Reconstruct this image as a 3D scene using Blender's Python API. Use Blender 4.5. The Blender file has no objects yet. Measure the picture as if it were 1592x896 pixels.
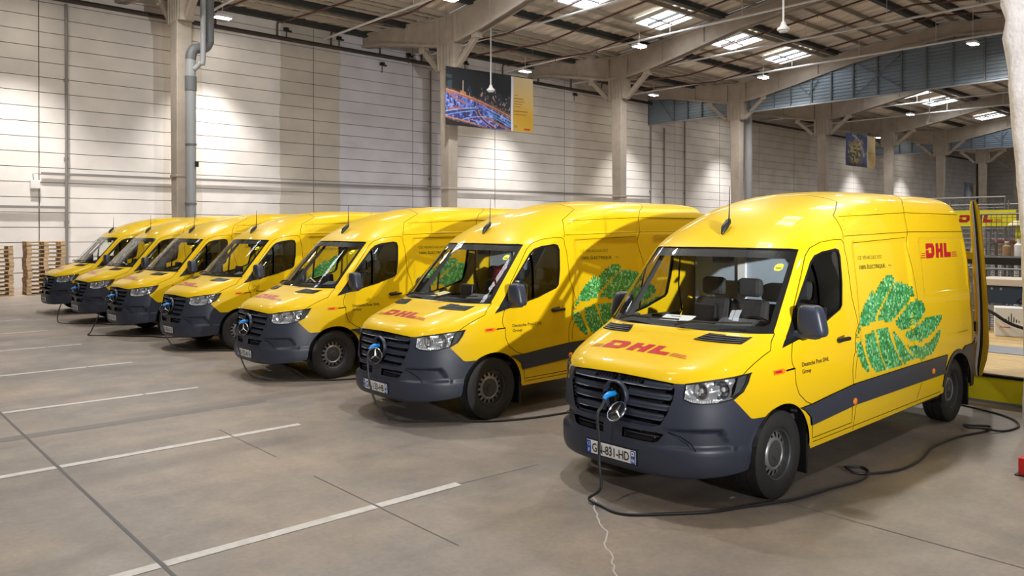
import bpy, math, random
import numpy as np
from mathutils import Vector, Matrix
from mathutils.geometry import delaunay_2d_cdt

random.seed(7); rng = np.random.default_rng(7)
S = bpy.context.scene
COL = S.collection
PI = math.pi

# ------------------------------------------------------------------ camera
cam_d = bpy.data.cameras.new('camera'); cam = bpy.data.objects.new('camera', cam_d); COL.objects.link(cam)
cam.location = (0, 0, 2.1905)
cam.rotation_euler = (math.radians(90) - 0.0046, 0, math.radians(-42.0))
cam_d.sensor_width = 36.0; cam_d.lens = 36 * 1215.93 / 1592; cam_d.shift_y = (366.94 - 448) / 1592
cam_d.clip_end = 400
S.camera = cam

# ------------------------------------------------------------------ world, exposure
w = bpy.data.worlds.new('sky'); S.world = w; w.use_nodes = True
w.node_tree.nodes['Background'].inputs[0].default_value = (0.75, 0.85, 1.0, 1)
w.node_tree.nodes['Background'].inputs[1].default_value = 0.8
S.view_settings.view_transform = 'Standard'; S.view_settings.look = 'None'
S.view_settings.gamma = 1.0; S.view_settings.exposure = 0.32
S.cycles.use_denoising = True
S.cycles.max_bounces = 6; S.cycles.diffuse_bounces = 4; S.cycles.glossy_bounces = 4; S.cycles.transmission_bounces = 6
S.cycles.transparent_max_bounces = 12
S.cycles.sample_clamp_indirect = 6.0

# ------------------------------------------------------------------ lights (hall lamps; the housings are built below at the same places)
LAMP_Z = 11.6
WALL_LAMPS = [(6.0, 33.4), (13.5, 33.9), (31.1, 33.4), (43.0, 33.3), (55, 33.3), (79, 33.3), (91, 33.3)]
BAY_LAMPS = [(x, 25.1) for x in (7.2, 19.2, 31.25, 43.1, 65.3)] + [(x, 13.6) for x in (7.2, 19.2, 31.25, 43.1, 55.2, 67.2, 79.0, 91.0)] + \
            [(x, y) for x in (-5, 7.2, 19.2, 31.25, 43.1) for y in (6.2, -2.4)]
def light(name, kind, loc, energy, color, **k):
    d = bpy.data.lights.new(name, kind); d.energy = energy; d.color = color
    for a, b in k.items(): setattr(d, a, b)
    o = bpy.data.objects.new(name, d); o.location = loc; COL.objects.link(o); return o
for x, y in WALL_LAMPS:
    light('wall_lamp_light', 'SPOT', (x, y, LAMP_Z - 0.2), 4700, (1.0, 0.95, 0.90), spot_size=math.radians(84), spot_blend=1.0, shadow_soft_size=0.15)
for x, y in BAY_LAMPS:
    light('bay_lamp_light', 'SPOT', (x, y, LAMP_Z - 0.2), {25.1: 1300, 13.6: 1300, 6.2: 1180, -2.4: 250}[y], (1.0, 0.975, 0.945), spot_size=math.radians(150), spot_blend=0.7, shadow_soft_size=0.2)
fl = light('photographer_flash', 'SPOT', (1.5, -6.5, 3.2), 11000, (1.0, 0.985, 0.975), spot_size=math.radians(60), spot_blend=1.0, shadow_soft_size=0.10)
fl.rotation_euler = (Vector((9.2, 9.0, 6.3)) - Vector(fl.location)).to_track_quat('-Z', 'Y').to_euler()

# ------------------------------------------------------------------ helpers
def link(o, parent=None):
    COL.objects.link(o)
    if parent is not None: o.parent = parent
    return o
class MB:
    def __init__(s): s.v = []; s.f = []; s.m = []; s.c = []; s.n = None
    def add(s, vs, fs, m=0, c=None):
        b = len(s.v); s.v.extend([tuple(p) for p in vs])
        for q in fs:
            s.f.append([b + i for i in q]); s.m.append(m); s.c.append(c)
        return s
    def box(s, c, d, m=0, R=None, col=None):
        x, y, z = (d[0] / 2, d[1] / 2, d[2] / 2)
        vs = [Vector((i * x, j * y, k * z)) for i in (-1, 1) for j in (-1, 1) for k in (-1, 1)]
        if R is not None: vs = [R @ p for p in vs]
        vs = [p + Vector(c) for p in vs]
        return s.add(vs, [(0, 1, 3, 2), (4, 6, 7, 5), (0, 4, 5, 1), (2, 3, 7, 6), (0, 2, 6, 4), (1, 5, 7, 3)], m, col)
    def bar(s, a, b, w, h, m=0, up=(0, 0, 1)):
        a, b = Vector(a), Vector(b); d = (b - a); L = d.length; d.normalize()
        sd = d.cross(Vector(up))
        if sd.length < 1e-4: sd = d.cross(Vector((0, 1, 0)))
        sd.normalize(); u = sd.cross(d)
        R = Matrix((d, sd, u)).transposed()
        return s.box((a + b) / 2, (L, w, h), m, R)
    def tube(s, pts, r, n=8, m=0, cap=True):
        pts = [Vector(p) for p in pts]; k = len(pts); rings = []
        prev = None
        for i, p in enumerate(pts):
            t = (pts[min(i + 1, k - 1)] - pts[max(i - 1, 0)]).normalized()
            if prev is None:
                a = t.cross(Vector((0, 0, 1)))
                if a.length < 1e-3: a = t.cross(Vector((1, 0, 0)))
            else: a = prev - t * prev.dot(t)
            a.normalize(); b = t.cross(a); prev = a
            rr = r[i] if isinstance(r, (list, tuple)) else r
            rings.append([p + (a * math.cos(2 * PI * j / n) + b * math.sin(2 * PI * j / n)) * rr for j in range(n)])
        vs = [q for g in rings for q in g]
        fs = [(i * n + j, i * n + (j + 1) % n, (i + 1) * n + (j + 1) % n, (i + 1) * n + j) for i in range(k - 1) for j in range(n)]
        if cap: fs += [tuple(range(n))[::-1], tuple((k - 1) * n + j for j in range(n))]
        return s.add(vs, fs, m)
    def lathe(s, prof, c=(0, 0, 0), axis='Z', n=32, m=0, close=False):
        vs = []
        for r, h in prof:
            for j in range(n):
                a = 2 * PI * j / n; x, y = r * math.cos(a), r * math.sin(a)
                p = {'Z': (x, y, h), 'Y': (x, h, y), 'X': (h, x, y)}[axis]
                vs.append((p[0] + c[0], p[1] + c[1], p[2] + c[2]))
        k = len(prof); fs = []
        for i in range(k - (0 if close else 1)):
            i2 = (i + 1) % k
            for j in range(n):
                fs.append((i * n + j, i * n + (j + 1) % n, i2 * n + (j + 1) % n, i2 * n + j))
        return s.add(vs, fs, m)
    def prism(s, poly, a, b, axis='X', m=0):
        n = len(poly)
        def P(p, h): return {'X': (h, p[0], p[1]), 'Y': (p[0], h, p[1]), 'Z': (p[0], p[1], h)}[axis]
        vs = [P(p, a) for p in poly] + [P(p, b) for p in poly]
        fs = [tuple(range(n))[::-1], tuple(range(n, 2 * n))] + [(i, (i + 1) % n, n + (i + 1) % n, n + i) for i in range(n)]
        return s.add(vs, fs, m)
    def obj(s, name, mats, parent=None, smooth=False, bevel=0, loc=None, fix=True):
        me = bpy.data.meshes.new(name); me.from_pydata(s.v, [], s.f)
        for q in (mats if isinstance(mats, (list, tuple)) else [mats]): me.materials.append(q)
        if any(s.m): me.polygons.foreach_set('material_index', s.m)
        if any(c is not None for c in s.c):
            at = me.color_attributes.new('Col', 'FLOAT_COLOR', 'CORNER')
            buf = []
            for q, c in zip(s.f, s.c): buf += list((c or (1, 1, 1)) + (1,)) * len(q)
            at.data.foreach_set('color', buf)
        if s.n is not None:
            me.shade_smooth(); me.normals_split_custom_set_from_vertices([tuple(a) for a in s.n])
        else:
            if fix:
                import bmesh
                bm = bmesh.new(); bm.from_mesh(me); bmesh.ops.recalc_face_normals(bm, faces=bm.faces); bm.to_mesh(me); bm.free()
            if smooth:
                me.shade_smooth()
                me.set_sharp_from_angle(angle=math.radians(smooth if smooth > 1 else 40))
        o = bpy.data.objects.new(name, me)
        if loc is not None: o.location = loc
        if bevel:
            b = o.modifiers.new('bevel', 'BEVEL'); b.width = bevel; b.segments = 2; b.limit_method = 'ANGLE'
        return link(o, parent)
def empty(name, loc=(0, 0, 0), rz=0.0, parent=None):
    o = bpy.data.objects.new(name, None); o.location = loc; o.rotation_euler = (0, 0, rz); o.empty_display_size = 0.2
    return link(o, parent)
def tag(o, label=None, cat=None, group=None, kind=None):
    for k, v in (('label', label), ('category', cat), ('group', group), ('kind', kind)):
        if v: o[k] = v
    return o
def inst(o, parent=None, loc=None, rot=None):
    c = o.copy(); COL.objects.link(c)
    if parent is not None: c.parent = parent
    if loc is not None: c.location = loc
    if rot is not None: c.rotation_euler = rot
    return c
def copy_tree(o, parent=None):
    c = o.copy(); COL.objects.link(c)
    if parent is not None: c.parent = parent
    for ch in list(o.children): copy_tree(ch, c)
    return c
def smooth_path(pts, n=8):
    P = [Vector(p) for p in pts]; out = []
    for i in range(len(P) - 1):
        a, b, c, d = P[max(i - 1, 0)], P[i], P[i + 1], P[min(i + 2, len(P) - 1)]
        for k in range(n):
            t = k / n
            out.append(0.5 * ((2 * b) + (c - a) * t + (2 * a - 5 * b + 4 * c - d) * t * t + (3 * b - a - 3 * c + d) * t ** 3))
    out.append(P[-1]); return out

# ------------------------------------------------------------------ materials
def mat(name, col, rough=0.5, metal=0.0, coat=0.0, spec=0.5, noise=0.0, nscale=4.0, bump=0.0, bscale=30.0, emit=None, estr=0.0, vcol=False):
    m = bpy.data.materials.new(name); m.use_nodes = True; nt = m.node_tree; b = nt.nodes['Principled BSDF']
    b.inputs['Base Color'].default_value = (*col, 1); b.inputs['Roughness'].default_value = rough; b.inputs['Metallic'].default_value = metal
    b.inputs['Coat Weight'].default_value = coat; b.inputs['Coat Roughness'].default_value = 0.03; b.inputs['Specular IOR Level'].default_value = spec
    N = nt.nodes.new; L = nt.links.new
    if vcol:
        a = N('ShaderNodeVertexColor'); a.layer_name = 'Col'; L(a.outputs[0], b.inputs['Base Color'])
    if noise or bump:
        g = N('ShaderNodeNewGeometry')
        if noise:
            t = N('ShaderNodeTexNoise'); t.inputs['Scale'].default_value = nscale; t.inputs['Detail'].default_value = 6; t.inputs['Roughness'].default_value = 0.65
            L(g.outputs['Position'], t.inputs['Vector'])
            r = N('ShaderNodeMapRange'); r.inputs[1].default_value = 0.25; r.inputs[2].default_value = 0.75
            r.inputs[3].default_value = 1 - noise; r.inputs[4].default_value = 1 + noise; L(t.outputs[0], r.inputs[0])
            h = N('ShaderNodeMix'); h.data_type = 'RGBA'; h.blend_type = 'MULTIPLY'; h.inputs[0].default_value = 1
            h.inputs[6].default_value = (*col, 1)
            cb = N('ShaderNodeCombineColor'); [L(r.outputs[0], cb.inputs[i]) for i in range(3)]
            L(cb.outputs[0], h.inputs[7]); L(h.outputs[2], b.inputs['Base Color'])
        if bump:
            t2 = N('ShaderNodeTexNoise'); t2.inputs['Scale'].default_value = bscale; t2.inputs['Detail'].default_value = 5
            L(g.outputs['Position'], t2.inputs['Vector'])
            bp = N('ShaderNodeBump'); bp.inputs['Strength'].default_value = bump; bp.inputs['Distance'].default_value = 0.02
            L(t2.outputs[0], bp.inputs['Height']); L(bp.outputs[0], b.inputs['Normal'])
    if emit:
        b.inputs['Emission Color'].default_value = (*emit, 1); b.inputs['Emission Strength'].default_value = estr
    return m
def glass_mat(name, tint, refl=1.0):
    m = bpy.data.materials.new(name); m.use_nodes = True; nt = m.node_tree; nt.nodes.clear(); N = nt.nodes.new; L = nt.links.new
    o = N('ShaderNodeOutputMaterial'); mx = N('ShaderNodeMixShader'); t = N('ShaderNodeBsdfTransparent'); g = N('ShaderNodeBsdfGlossy'); f = N('ShaderNodeMath'); lw = N('ShaderNodeLayerWeight'); pw = N('ShaderNodeMath'); pw.operation = 'POWER'; pw.inputs[1].default_value = 5; f.operation = 'MULTIPLY_ADD'
    t.inputs[0].default_value = (*tint, 1); g.inputs['Roughness'].default_value = 0.01; f.inputs[1].default_value = 0.90; f.inputs[2].default_value = 0.055; lw.inputs[0].default_value = 0.5
    L(lw.outputs['Facing'], pw.inputs[0]); L(pw.outputs[0], f.inputs[0])
    L(f.outputs[0], mx.inputs[0]); L(t.outputs[0], mx.inputs[1]); L(g.outputs[0], mx.inputs[2]); L(mx.outputs[0], o.inputs[0]); return m
def wall_mat():
    m = mat('panel_paint', (0.62, 0.58, 0.53), 0.75); nt = m.node_tree; N = nt.nodes.new; L = nt.links.new; b = nt.nodes['Principled BSDF']
    g = N('ShaderNodeNewGeometry'); sx = N('ShaderNodeSeparateXYZ'); L(g.outputs['Position'], sx.inputs[0])
    wv = N('ShaderNodeTexNoise'); wv.inputs['Scale'].default_value = 0.9; L(g.outputs['Position'], wv.inputs['Vector'])
    ad = N('ShaderNodeMath'); ad.operation = 'MULTIPLY_ADD'; ad.inputs[1].default_value = 0.35; L(wv.outputs[0], ad.inputs[0]); L(sx.outputs[0], ad.inputs[2])
    mr = N('ShaderNodeMapRange'); mr.inputs[1].default_value = -10; mr.inputs[2].default_value = 130; L(ad.outputs[0], mr.inputs[0])
    cr = N('ShaderNodeValToRGB'); cr.color_ramp.interpolation = 'CONSTANT'
    tone = dict(w=(0.76, 0.73, 0.70), t=(0.56, 0.52, 0.46), v=(0.64, 0.635, 0.69), c=(0.69, 0.64, 0.57))
    stops = [(-10, 'w'), (11.75, 'c'), (13.2, 'w'), (17.1, 't'), (20.4, 'v'), (27.0, 'w'), (38.0, 'c'), (42.5, 'w'), (57, 'c'), (70, 'w')]
    el = cr.color_ramp.elements
    for i, (x, k) in enumerate(stops):
        p = (x + 10) / 140
        e = el[0] if i == 0 else el.new(p)
        e.position = p; e.color = (*tone[k], 1)
    while len(el) > len(stops): el.remove(el[-1])
    L(mr.outputs[0], cr.inputs[0])
    t = N('ShaderNodeTexNoise'); t.inputs['Scale'].default_value = 0.7; t.inputs['Detail'].default_value = 8; L(g.outputs['Position'], t.inputs['Vector'])
    r = N('ShaderNodeMapRange'); r.inputs[1].default_value = 0.3; r.inputs[2].default_value = 0.7; r.inputs[3].default_value = 0.88; r.inputs[4].default_value = 1.08; L(t.outputs[0], r.inputs[0])
    cb = N('ShaderNodeCombineColor'); [L(r.outputs[0], cb.inputs[i]) for i in range(3)]
    h = N('ShaderNodeMix'); h.data_type = 'RGBA'; h.blend_type = 'MULTIPLY'; h.inputs[0].default_value = 1
    L(cr.outputs[0], h.inputs[6]); L(cb.outputs[0], h.inputs[7]); L(h.outputs[2], b.inputs['Base Color'])
    return m
def floor_mat():
    m = mat('concrete_floor', (0.3, 0.25, 0.2), 0.42); nt = m.node_tree; N = nt.nodes.new; L = nt.links.new; b = nt.nodes['Principled BSDF']
    g = N('ShaderNodeNewGeometry')
    def noise(sc, det, rough=0.6):
        t = N('ShaderNodeTexNoise'); t.inputs['Scale'].default_value = sc; t.inputs['Detail'].default_value = det; t.inputs['Roughness'].default_value = rough
        L(g.outputs['Position'], t.inputs['Vector']); return t.outputs[0]
    def ramp(src, stops):
        c = N('ShaderNodeValToRGB'); e = c.color_ramp.elements
        e[0].position, e[0].color = stops[0][0], (*stops[0][1], 1); e[1].position, e[1].color = stops[-1][0], (*stops[-1][1], 1)
        for p, q in stops[1:-1]:
            k = e.new(p); k.color = (*q, 1)
        L(src, c.inputs[0]); return c.outputs[0]
    a = ramp(noise(0.45, 6, 0.6), [(0.3, (0.185, 0.167, 0.152)), (0.5, (0.275, 0.236, 0.202)), (0.7, (0.35, 0.283, 0.215))])
    c = ramp(noise(2.3, 8, 0.7), [(0.3, (0.80, 0.80, 0.82)), (0.7, (1.12, 1.1, 1.07))])
    d = ramp(noise(22, 5, 0.7), [(0.35, (0.90, 0.90, 0.90)), (0.65, (1.06, 1.06, 1.06))])
    h = N('ShaderNodeMix'); h.data_type = 'RGBA'; h.blend_type = 'MULTIPLY'; h.inputs[0].default_value = 1; L(a, h.inputs[6]); L(c, h.inputs[7])
    h2 = N('ShaderNodeMix'); h2.data_type = 'RGBA'; h2.blend_type = 'MULTIPLY'; h2.inputs[0].default_value = 1; L(h.outputs[2], h2.inputs[6]); L(d, h2.inputs[7])
    mp = N('ShaderNodeMapping'); mp.inputs['Rotation'].default_value = (0, 0, 0.5); mp.inputs['Scale'].default_value = (0.16, 1.1, 1); L(g.outputs['Position'], mp.inputs[0])
    t = N('ShaderNodeTexNoise'); t.inputs['Scale'].default_value = 1.0; t.inputs['Detail'].default_value = 4; L(mp.outputs[0], t.inputs['Vector'])
    tk = ramp(t.outputs[0], [(0.36, (0.80, 0.80, 0.82)), (0.46, (1.0, 1.0, 1.0)), (0.7, (1.05, 1.04, 1.02))])
    h3 = N('ShaderNodeMix'); h3.data_type = 'RGBA'; h3.blend_type = 'MULTIPLY'; h3.inputs[0].default_value = 1; L(h2.outputs[2], h3.inputs[6]); L(tk, h3.inputs[7])
    L(h3.outputs[2], b.inputs['Base Color'])
    r = N('ShaderNodeMapRange'); r.inputs[1].default_value = 0.3; r.inputs[2].default_value = 0.7; r.inputs[3].default_value = 0.34; r.inputs[4].default_value = 0.6
    L(noise(1.1, 6), r.inputs[0]); L(r.outputs[0], b.inputs['Roughness'])
    return m
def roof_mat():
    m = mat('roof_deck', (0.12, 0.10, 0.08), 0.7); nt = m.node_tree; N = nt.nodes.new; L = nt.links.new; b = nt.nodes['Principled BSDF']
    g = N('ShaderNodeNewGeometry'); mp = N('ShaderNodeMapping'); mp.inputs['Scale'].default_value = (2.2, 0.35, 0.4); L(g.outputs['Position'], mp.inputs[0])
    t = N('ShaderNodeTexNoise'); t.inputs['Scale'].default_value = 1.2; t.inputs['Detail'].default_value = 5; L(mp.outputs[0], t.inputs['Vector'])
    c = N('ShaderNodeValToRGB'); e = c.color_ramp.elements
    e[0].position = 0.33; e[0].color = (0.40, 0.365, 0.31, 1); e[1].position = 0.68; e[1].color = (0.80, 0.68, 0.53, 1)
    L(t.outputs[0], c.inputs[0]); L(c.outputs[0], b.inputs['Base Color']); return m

M = dict(
    yellow=mat('yellow_paint', (0.74, 0.485, 0.005), 0.40, spec=0.18, coat=0.42),
    dark=mat('dark_plastic', (0.027, 0.034, 0.055), 0.40),
    black=mat('black_plastic', (0.008, 0.008, 0.009), 0.45),
    trim=mat('trim_black', (0.006, 0.0065, 0.008), 0.45, spec=0.25),
    seam=mat('seam_dark', (0.13, 0.075, 0.004), 0.8),
    gapblack=mat('gap_black', (0.004, 0.004, 0.004), 0.9),
    tyre=mat('tyre_rubber', (0.018, 0.018, 0.019), 0.7, noise=0.2, nscale=20),
    steel=mat('wheel_steel', (0.30, 0.30, 0.32), 0.4, metal=0.6),
    hub=mat('hub_plastic', (0.05, 0.05, 0.055), 0.45),
    chrome=mat('chrome', (0.42, 0.43, 0.45), 0.26, metal=1.0),
    lamp=mat('lamp_reflector', (0.78, 0.80, 0.83), 0.22, metal=0.75),
    orange=mat('orange_lens', (0.85, 0.22, 0.01), 0.2, coat=0.6),
    red=mat('red_print', (0.50, 0.008, 0.018), 0.35, coat=0.5),
    blackprint=mat('black_print', (0.02, 0.018, 0.012), 0.4),
    olive=mat('green_print', (0.14, 0.17, 0.01), 0.4),
    darkgreen=mat('dark_green_print', (0.03, 0.075, 0.012), 0.4),
    leaf=mat('leaf_print', (1, 1, 1), 0.4, coat=0.4, vcol=True),
    print=mat('banner_print', (1, 1, 1), 0.6, vcol=True),
    white=mat('white_plain', (0.80, 0.80, 0.80), 0.5),
    plateblue=mat('plate_blue', (0.01, 0.09, 0.45), 0.4),
    plugblue=mat('plug_blue', (0.01, 0.25, 0.72), 0.35),
    cable=mat('cable_rubber', (0.022, 0.024, 0.028), 0.45),
    interior=mat('interior_grey', (0.045, 0.047, 0.05), 0.6),
    dash=mat('dashboard_grey', (0.10, 0.105, 0.105), 0.55),
    seat=mat('seat_fabric', (0.035, 0.035, 0.038), 0.85),
    bulk=mat('bulkhead_blue', (0.38, 0.45, 0.52), 0.5),
    glass=glass_mat('windscreen_glass', (0.95, 0.97, 0.965)),
    sideglass=glass_mat('side_glass', (0.90, 0.93, 0.92)),
    lens=glass_mat('headlamp_lens', (0.93, 0.94, 0.95)),
    concrete=mat('beam_concrete', (0.40, 0.345, 0.285), 0.85, noise=0.16, nscale=1.5, bump=0.25, bscale=8),
    plaster=mat('rough_plaster', (0.52, 0.50, 0.51), 0.9, noise=0.15, nscale=7, bump=0.6, bscale=22),
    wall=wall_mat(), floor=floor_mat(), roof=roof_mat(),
    joint=mat('joint_dark', (0.13, 0.10, 0.075), 0.9),
    line=mat('line_paint', (0.58, 0.55, 0.51), 0.55, noise=0.2, nscale=9),
    crack=mat('floor_joint', (0.13, 0.125, 0.125), 0.8),
    crackl=mat('crack_light', (0.5, 0.46, 0.44), 0.8),
    stripe=mat('repaired_strip', (0.165, 0.148, 0.135), 0.5, noise=0.15, nscale=3),
    purlin=mat('purlin_grey', (0.36, 0.32, 0.26), 0.7),
    purlind=mat('purlin_dark', (0.022, 0.026, 0.024), 0.6),
    pipe=mat('pipe_rust', (0.10, 0.042, 0.032), 0.6),
    wallpipe=mat('main_pipe', (0.035, 0.026, 0.022), 0.6),
    rod=mat('white_conduit', (0.72, 0.72, 0.71), 0.45),
    conduit=mat('grey_conduit', (0.26, 0.245, 0.23), 0.5, metal=0.3),
    pvc=mat('pvc_grey', (0.30, 0.31, 0.32), 0.45),
    pvcd=mat('pvc_dark', (0.13, 0.14, 0.145), 0.5),
    clad=mat('cladding_blue_grey', (0.21, 0.26, 0.31), 0.40, metal=0.3),
    post=mat('cladding_post', (0.12, 0.14, 0.155), 0.5, metal=0.2),
    sky=mat('skylight_pane', (0.8, 0.8, 0.8), 0.5, emit=(0.90, 0.95, 1.0), estr=9.0),
    lampglow=mat('lamp_diffuser', (0.9, 0.9, 0.9), 0.5, emit=(1.0, 0.93, 0.80), estr=60.0),
    wood=mat('pallet_wood', (0.70, 0.52, 0.32), 0.8, noise=0.25, nscale=6),
    wooddark=mat('pallet_wood_dark', (0.50, 0.35, 0.21), 0.85, noise=0.3, nscale=6),
    deck=mat('deck_wood', (0.58, 0.40, 0.16), 0.5, noise=0.15, nscale=5),
    yel2=mat('platform_yellow', (0.88, 0.80, 0.015), 0.45),
    navy=mat('navy_steel', (0.02, 0.04, 0.075), 0.4),
    greysteel=mat('grey_steel', (0.28, 0.30, 0.33), 0.4, metal=0.4),
    beige=mat('beige_board', (0.58, 0.50, 0.40), 0.6),
    card=mat('white_card', (0.78, 0.77, 0.76), 0.7),
    brown=mat('brown_card', (0.36, 0.23, 0.12), 0.8),
    redobj=mat('red_plastic', (0.60, 0.02, 0.02), 0.5),
    fabricred=mat('red_fabric', (0.22, 0.012, 0.02), 0.85),
    wire=mat('wire_grey', (0.25, 0.25, 0.25), 0.5, metal=0.6),
    papery=mat('pale_yellow_paper', (0.75, 0.68, 0.40), 0.7),
    stick=mat('sticker_yellow', (0.80, 0.78, 0.05), 0.5),
)

# ================================================================== THE HALL
XW0, XW1 = -5.15, 118.0
fl_o = MB().add([(-14, -24, 0), (118, -24, 0), (118, 36.1, 0), (-14, 36.1, 0)], [(0, 1, 2, 3)]).obj('floor', M['floor']); tag(fl_o, kind='structure')
def floor_piece(name, pts, m, z=0.003): return MB().add([(x, y, z) for x, y in pts], [tuple(range(len(pts)))]).obj(name, m, fl_o)
for y, x0, x1, wd in ((5.36, -1.5, 4.20, 0.10), (8.24, -1.0, 4.16, 0.10), (11.16, -1.0, 4.09, 0.10), (14.06, -1.0, 4.05, 0.10), (17.0, -1.0, 3.97, 0.10), (19.87, -1.0, 3.98, 0.10), (22.75, 0, 3.97, 0.10)):
    for a, b in ((x0, 1.71), (1.745, 3.36), (3.385, x1)):
        floor_piece('parking_line', [(a, y - wd / 2), (b, y - wd / 2), (b, y + wd / 2), (a, y + wd / 2)], M['line'])
for x, y0, y1, wd in ((1.727, 3.5, 14.2, 0.013), (3.372, 4.3, 6.4, 0.005), (3.385, 7.2, 8.6, 0.004), (5.88, -2, 4.0, 0.005)):
    floor_piece('floor_joint', [(x - wd, y0), (x + wd, y0), (x + wd, y1), (x - wd, y1)], M['crack'], 0.002)
floor_piece('floor_joint', [(4.2, 5.345), (5.1, 5.30), (5.1, 5.312), (4.2, 5.36)], M['crack'], 0.002)
floor_piece('repaired_strip', [(-2, 9.58), (4.4, 9.62), (4.4, 9.82), (-2, 9.80)], M['stripe'], 0.0015)
cr = MB(); path = [(4.86, 4.40)]
for i in range(1, 22):
    t = i / 21; path.append((4.86 - 1.04 * t + random.uniform(-.025, .025), 4.40 - 1.15 * t + random.uniform(-.025, .025)))
for a, b in zip(path, path[1:]):
    d = Vector((b[0] - a[0], b[1] - a[1])).normalized() * 0.006; n = (-d.y, d.x)
    cr.add([(a[0] - n[0], a[1] - n[1], .002), (a[0] + n[0], a[1] + n[1], .002), (b[0] + n[0], b[1] + n[1], .002), (b[0] - n[0], b[1] - n[1], .002)], [(0, 1, 2, 3)])
cr.obj('floor_crack', M['crackl'], fl_o)

# walls
wb = MB().box(((XW0 + XW1) / 2 - 4, 36.17, 6.35), (XW1 - XW0 + 8, 0.2, 12.7)).obj('wall_back', M['joint']); tag(wb, kind='structure')
pm = MB().box((0, 0, 0), (5.99, 0.07, 0.578)); p0 = pm.obj('wall_panel', M['wall'], wb, loc=(XW0 - 0.0 + 3.015 + 6.03 * 0, 36.035, 0.30))
first = True
far = MB()
for i in range(-1, 21):
    for j in range(21):
        c = (0.87 - 6.03 + 6.03 * i + 3.015, 36.035, 0.275 + 0.604 * j)
        if c[2] + .29 > 12.7: continue
        if i < 11:
            if first: p0.location = c; first = False
            else: inst(p0, wb, (c[0], c[1] + random.uniform(-.004, .004), c[2]))
        elif c[0] < 116: far.box(c, (5.99, 0.07, 0.578))
tag(far.obj('distant_wall_panels', M['wall'], wb), kind='stuff')
we = MB().box((118.1, 6, 6.5), (0.2, 60.4, 13)).obj('wall_end', M['joint']); tag(we, kind='structure')
fe = MB()
for i in range(10):
    for j in range(21): fe.box((117.96, -21 + 6.03 * i, 0.275 + .604 * j), (0.07, 5.99, .578))
tag(fe.obj('distant_wall_panels', M['wall'], we), kind='stuff')
tag(MB().box((52, -24.1, 6.5), (132, 0.2, 13)).obj('wall_right', M['wall']), kind='structure')
tag(MB().box((-14.1, 6, 6.5), (0.2, 60.4, 13)).obj('wall_near', M['wall']), kind='structure')
for j in (17, 33, 48): pass

# roof
RY = [36.3, 28.7, 15.5, 2.3, -10.9, -24.2]; RZ = [12.72, 12.28, 13.78, 12.28, 13.78, 12.28]
def roof_z(y): return float(np.interp(y, RY[::-1], RZ[::-1]))
ce = tag(empty('ceiling', (0, 0, 12.3)), kind='structure'); ce.location = (0, 0, 0)
COLX = [9.93 + 12.02 * k for k in range(-1, 9)]
strips = [36.3, 34.1, 32.0, 30.3, 28.7, 26.8, 24.75, 22.55, 20.2, 18.0, 15.5, 13.0, 10.8, 8.45, 6.25, 4.2, 2.3, -1, -4.3, -7.6, -10.9, -14.2, -17.5, -20.8, -24.2]
DARKP = {32.0, 26.8, 4.2}
def sheet(y0, y1, L):
    m = MB(); n = int(L / 0.15); vs = []; fs = []
    for i in range(n + 1):
        x = -L / 2 + L * i / n; dz = 0.022 if (i // 2) % 2 else -0.022
        vs += [(x, y0, roof_z(y0) + dz), (x, y1, roof_z(y1) + dz)]
    for i in range(n): fs.append((2 * i, 2 * i + 1, 2 * i + 3, 2 * i + 2))
    return m.add(vs, fs)
for a, b in zip(strips, strips[1:]):
    if b >= 2.29:
        s0 = None
        for x in COLX:
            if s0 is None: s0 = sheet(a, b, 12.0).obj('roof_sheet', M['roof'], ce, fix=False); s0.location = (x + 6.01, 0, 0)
            else: inst(s0, ce, (x + 6.01, 0, 0))
    else:
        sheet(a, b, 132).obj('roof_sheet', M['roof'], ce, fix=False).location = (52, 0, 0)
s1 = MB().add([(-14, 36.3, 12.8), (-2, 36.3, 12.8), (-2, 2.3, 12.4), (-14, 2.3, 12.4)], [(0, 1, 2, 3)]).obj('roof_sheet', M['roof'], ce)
for y in strips[:17]:
    for dark, yy in ((y in DARKP, y),):
        MB().box((52, yy, roof_z(yy) - 0.13), (132, 0.09 if not dark else 0.28, 0.20 if not dark else 0.30)).obj('purlin', M['purlind' if dark else 'purlin'], ce)
for yy in (21.85, 16.45, 35.6, 14.5, 9.1): MB().box((52, yy, roof_z(yy) - 0.15), (132, 0.30, 0.24)).obj('purlin', M['purlind'], ce)
for yy in (33.2, 31.2, 29.5, 25.7, 19.1): MB().box((52, yy, roof_z(yy) - 0.11), (132, 0.06, 0.14)).obj('purlin', M['purlin'], ce)
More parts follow.
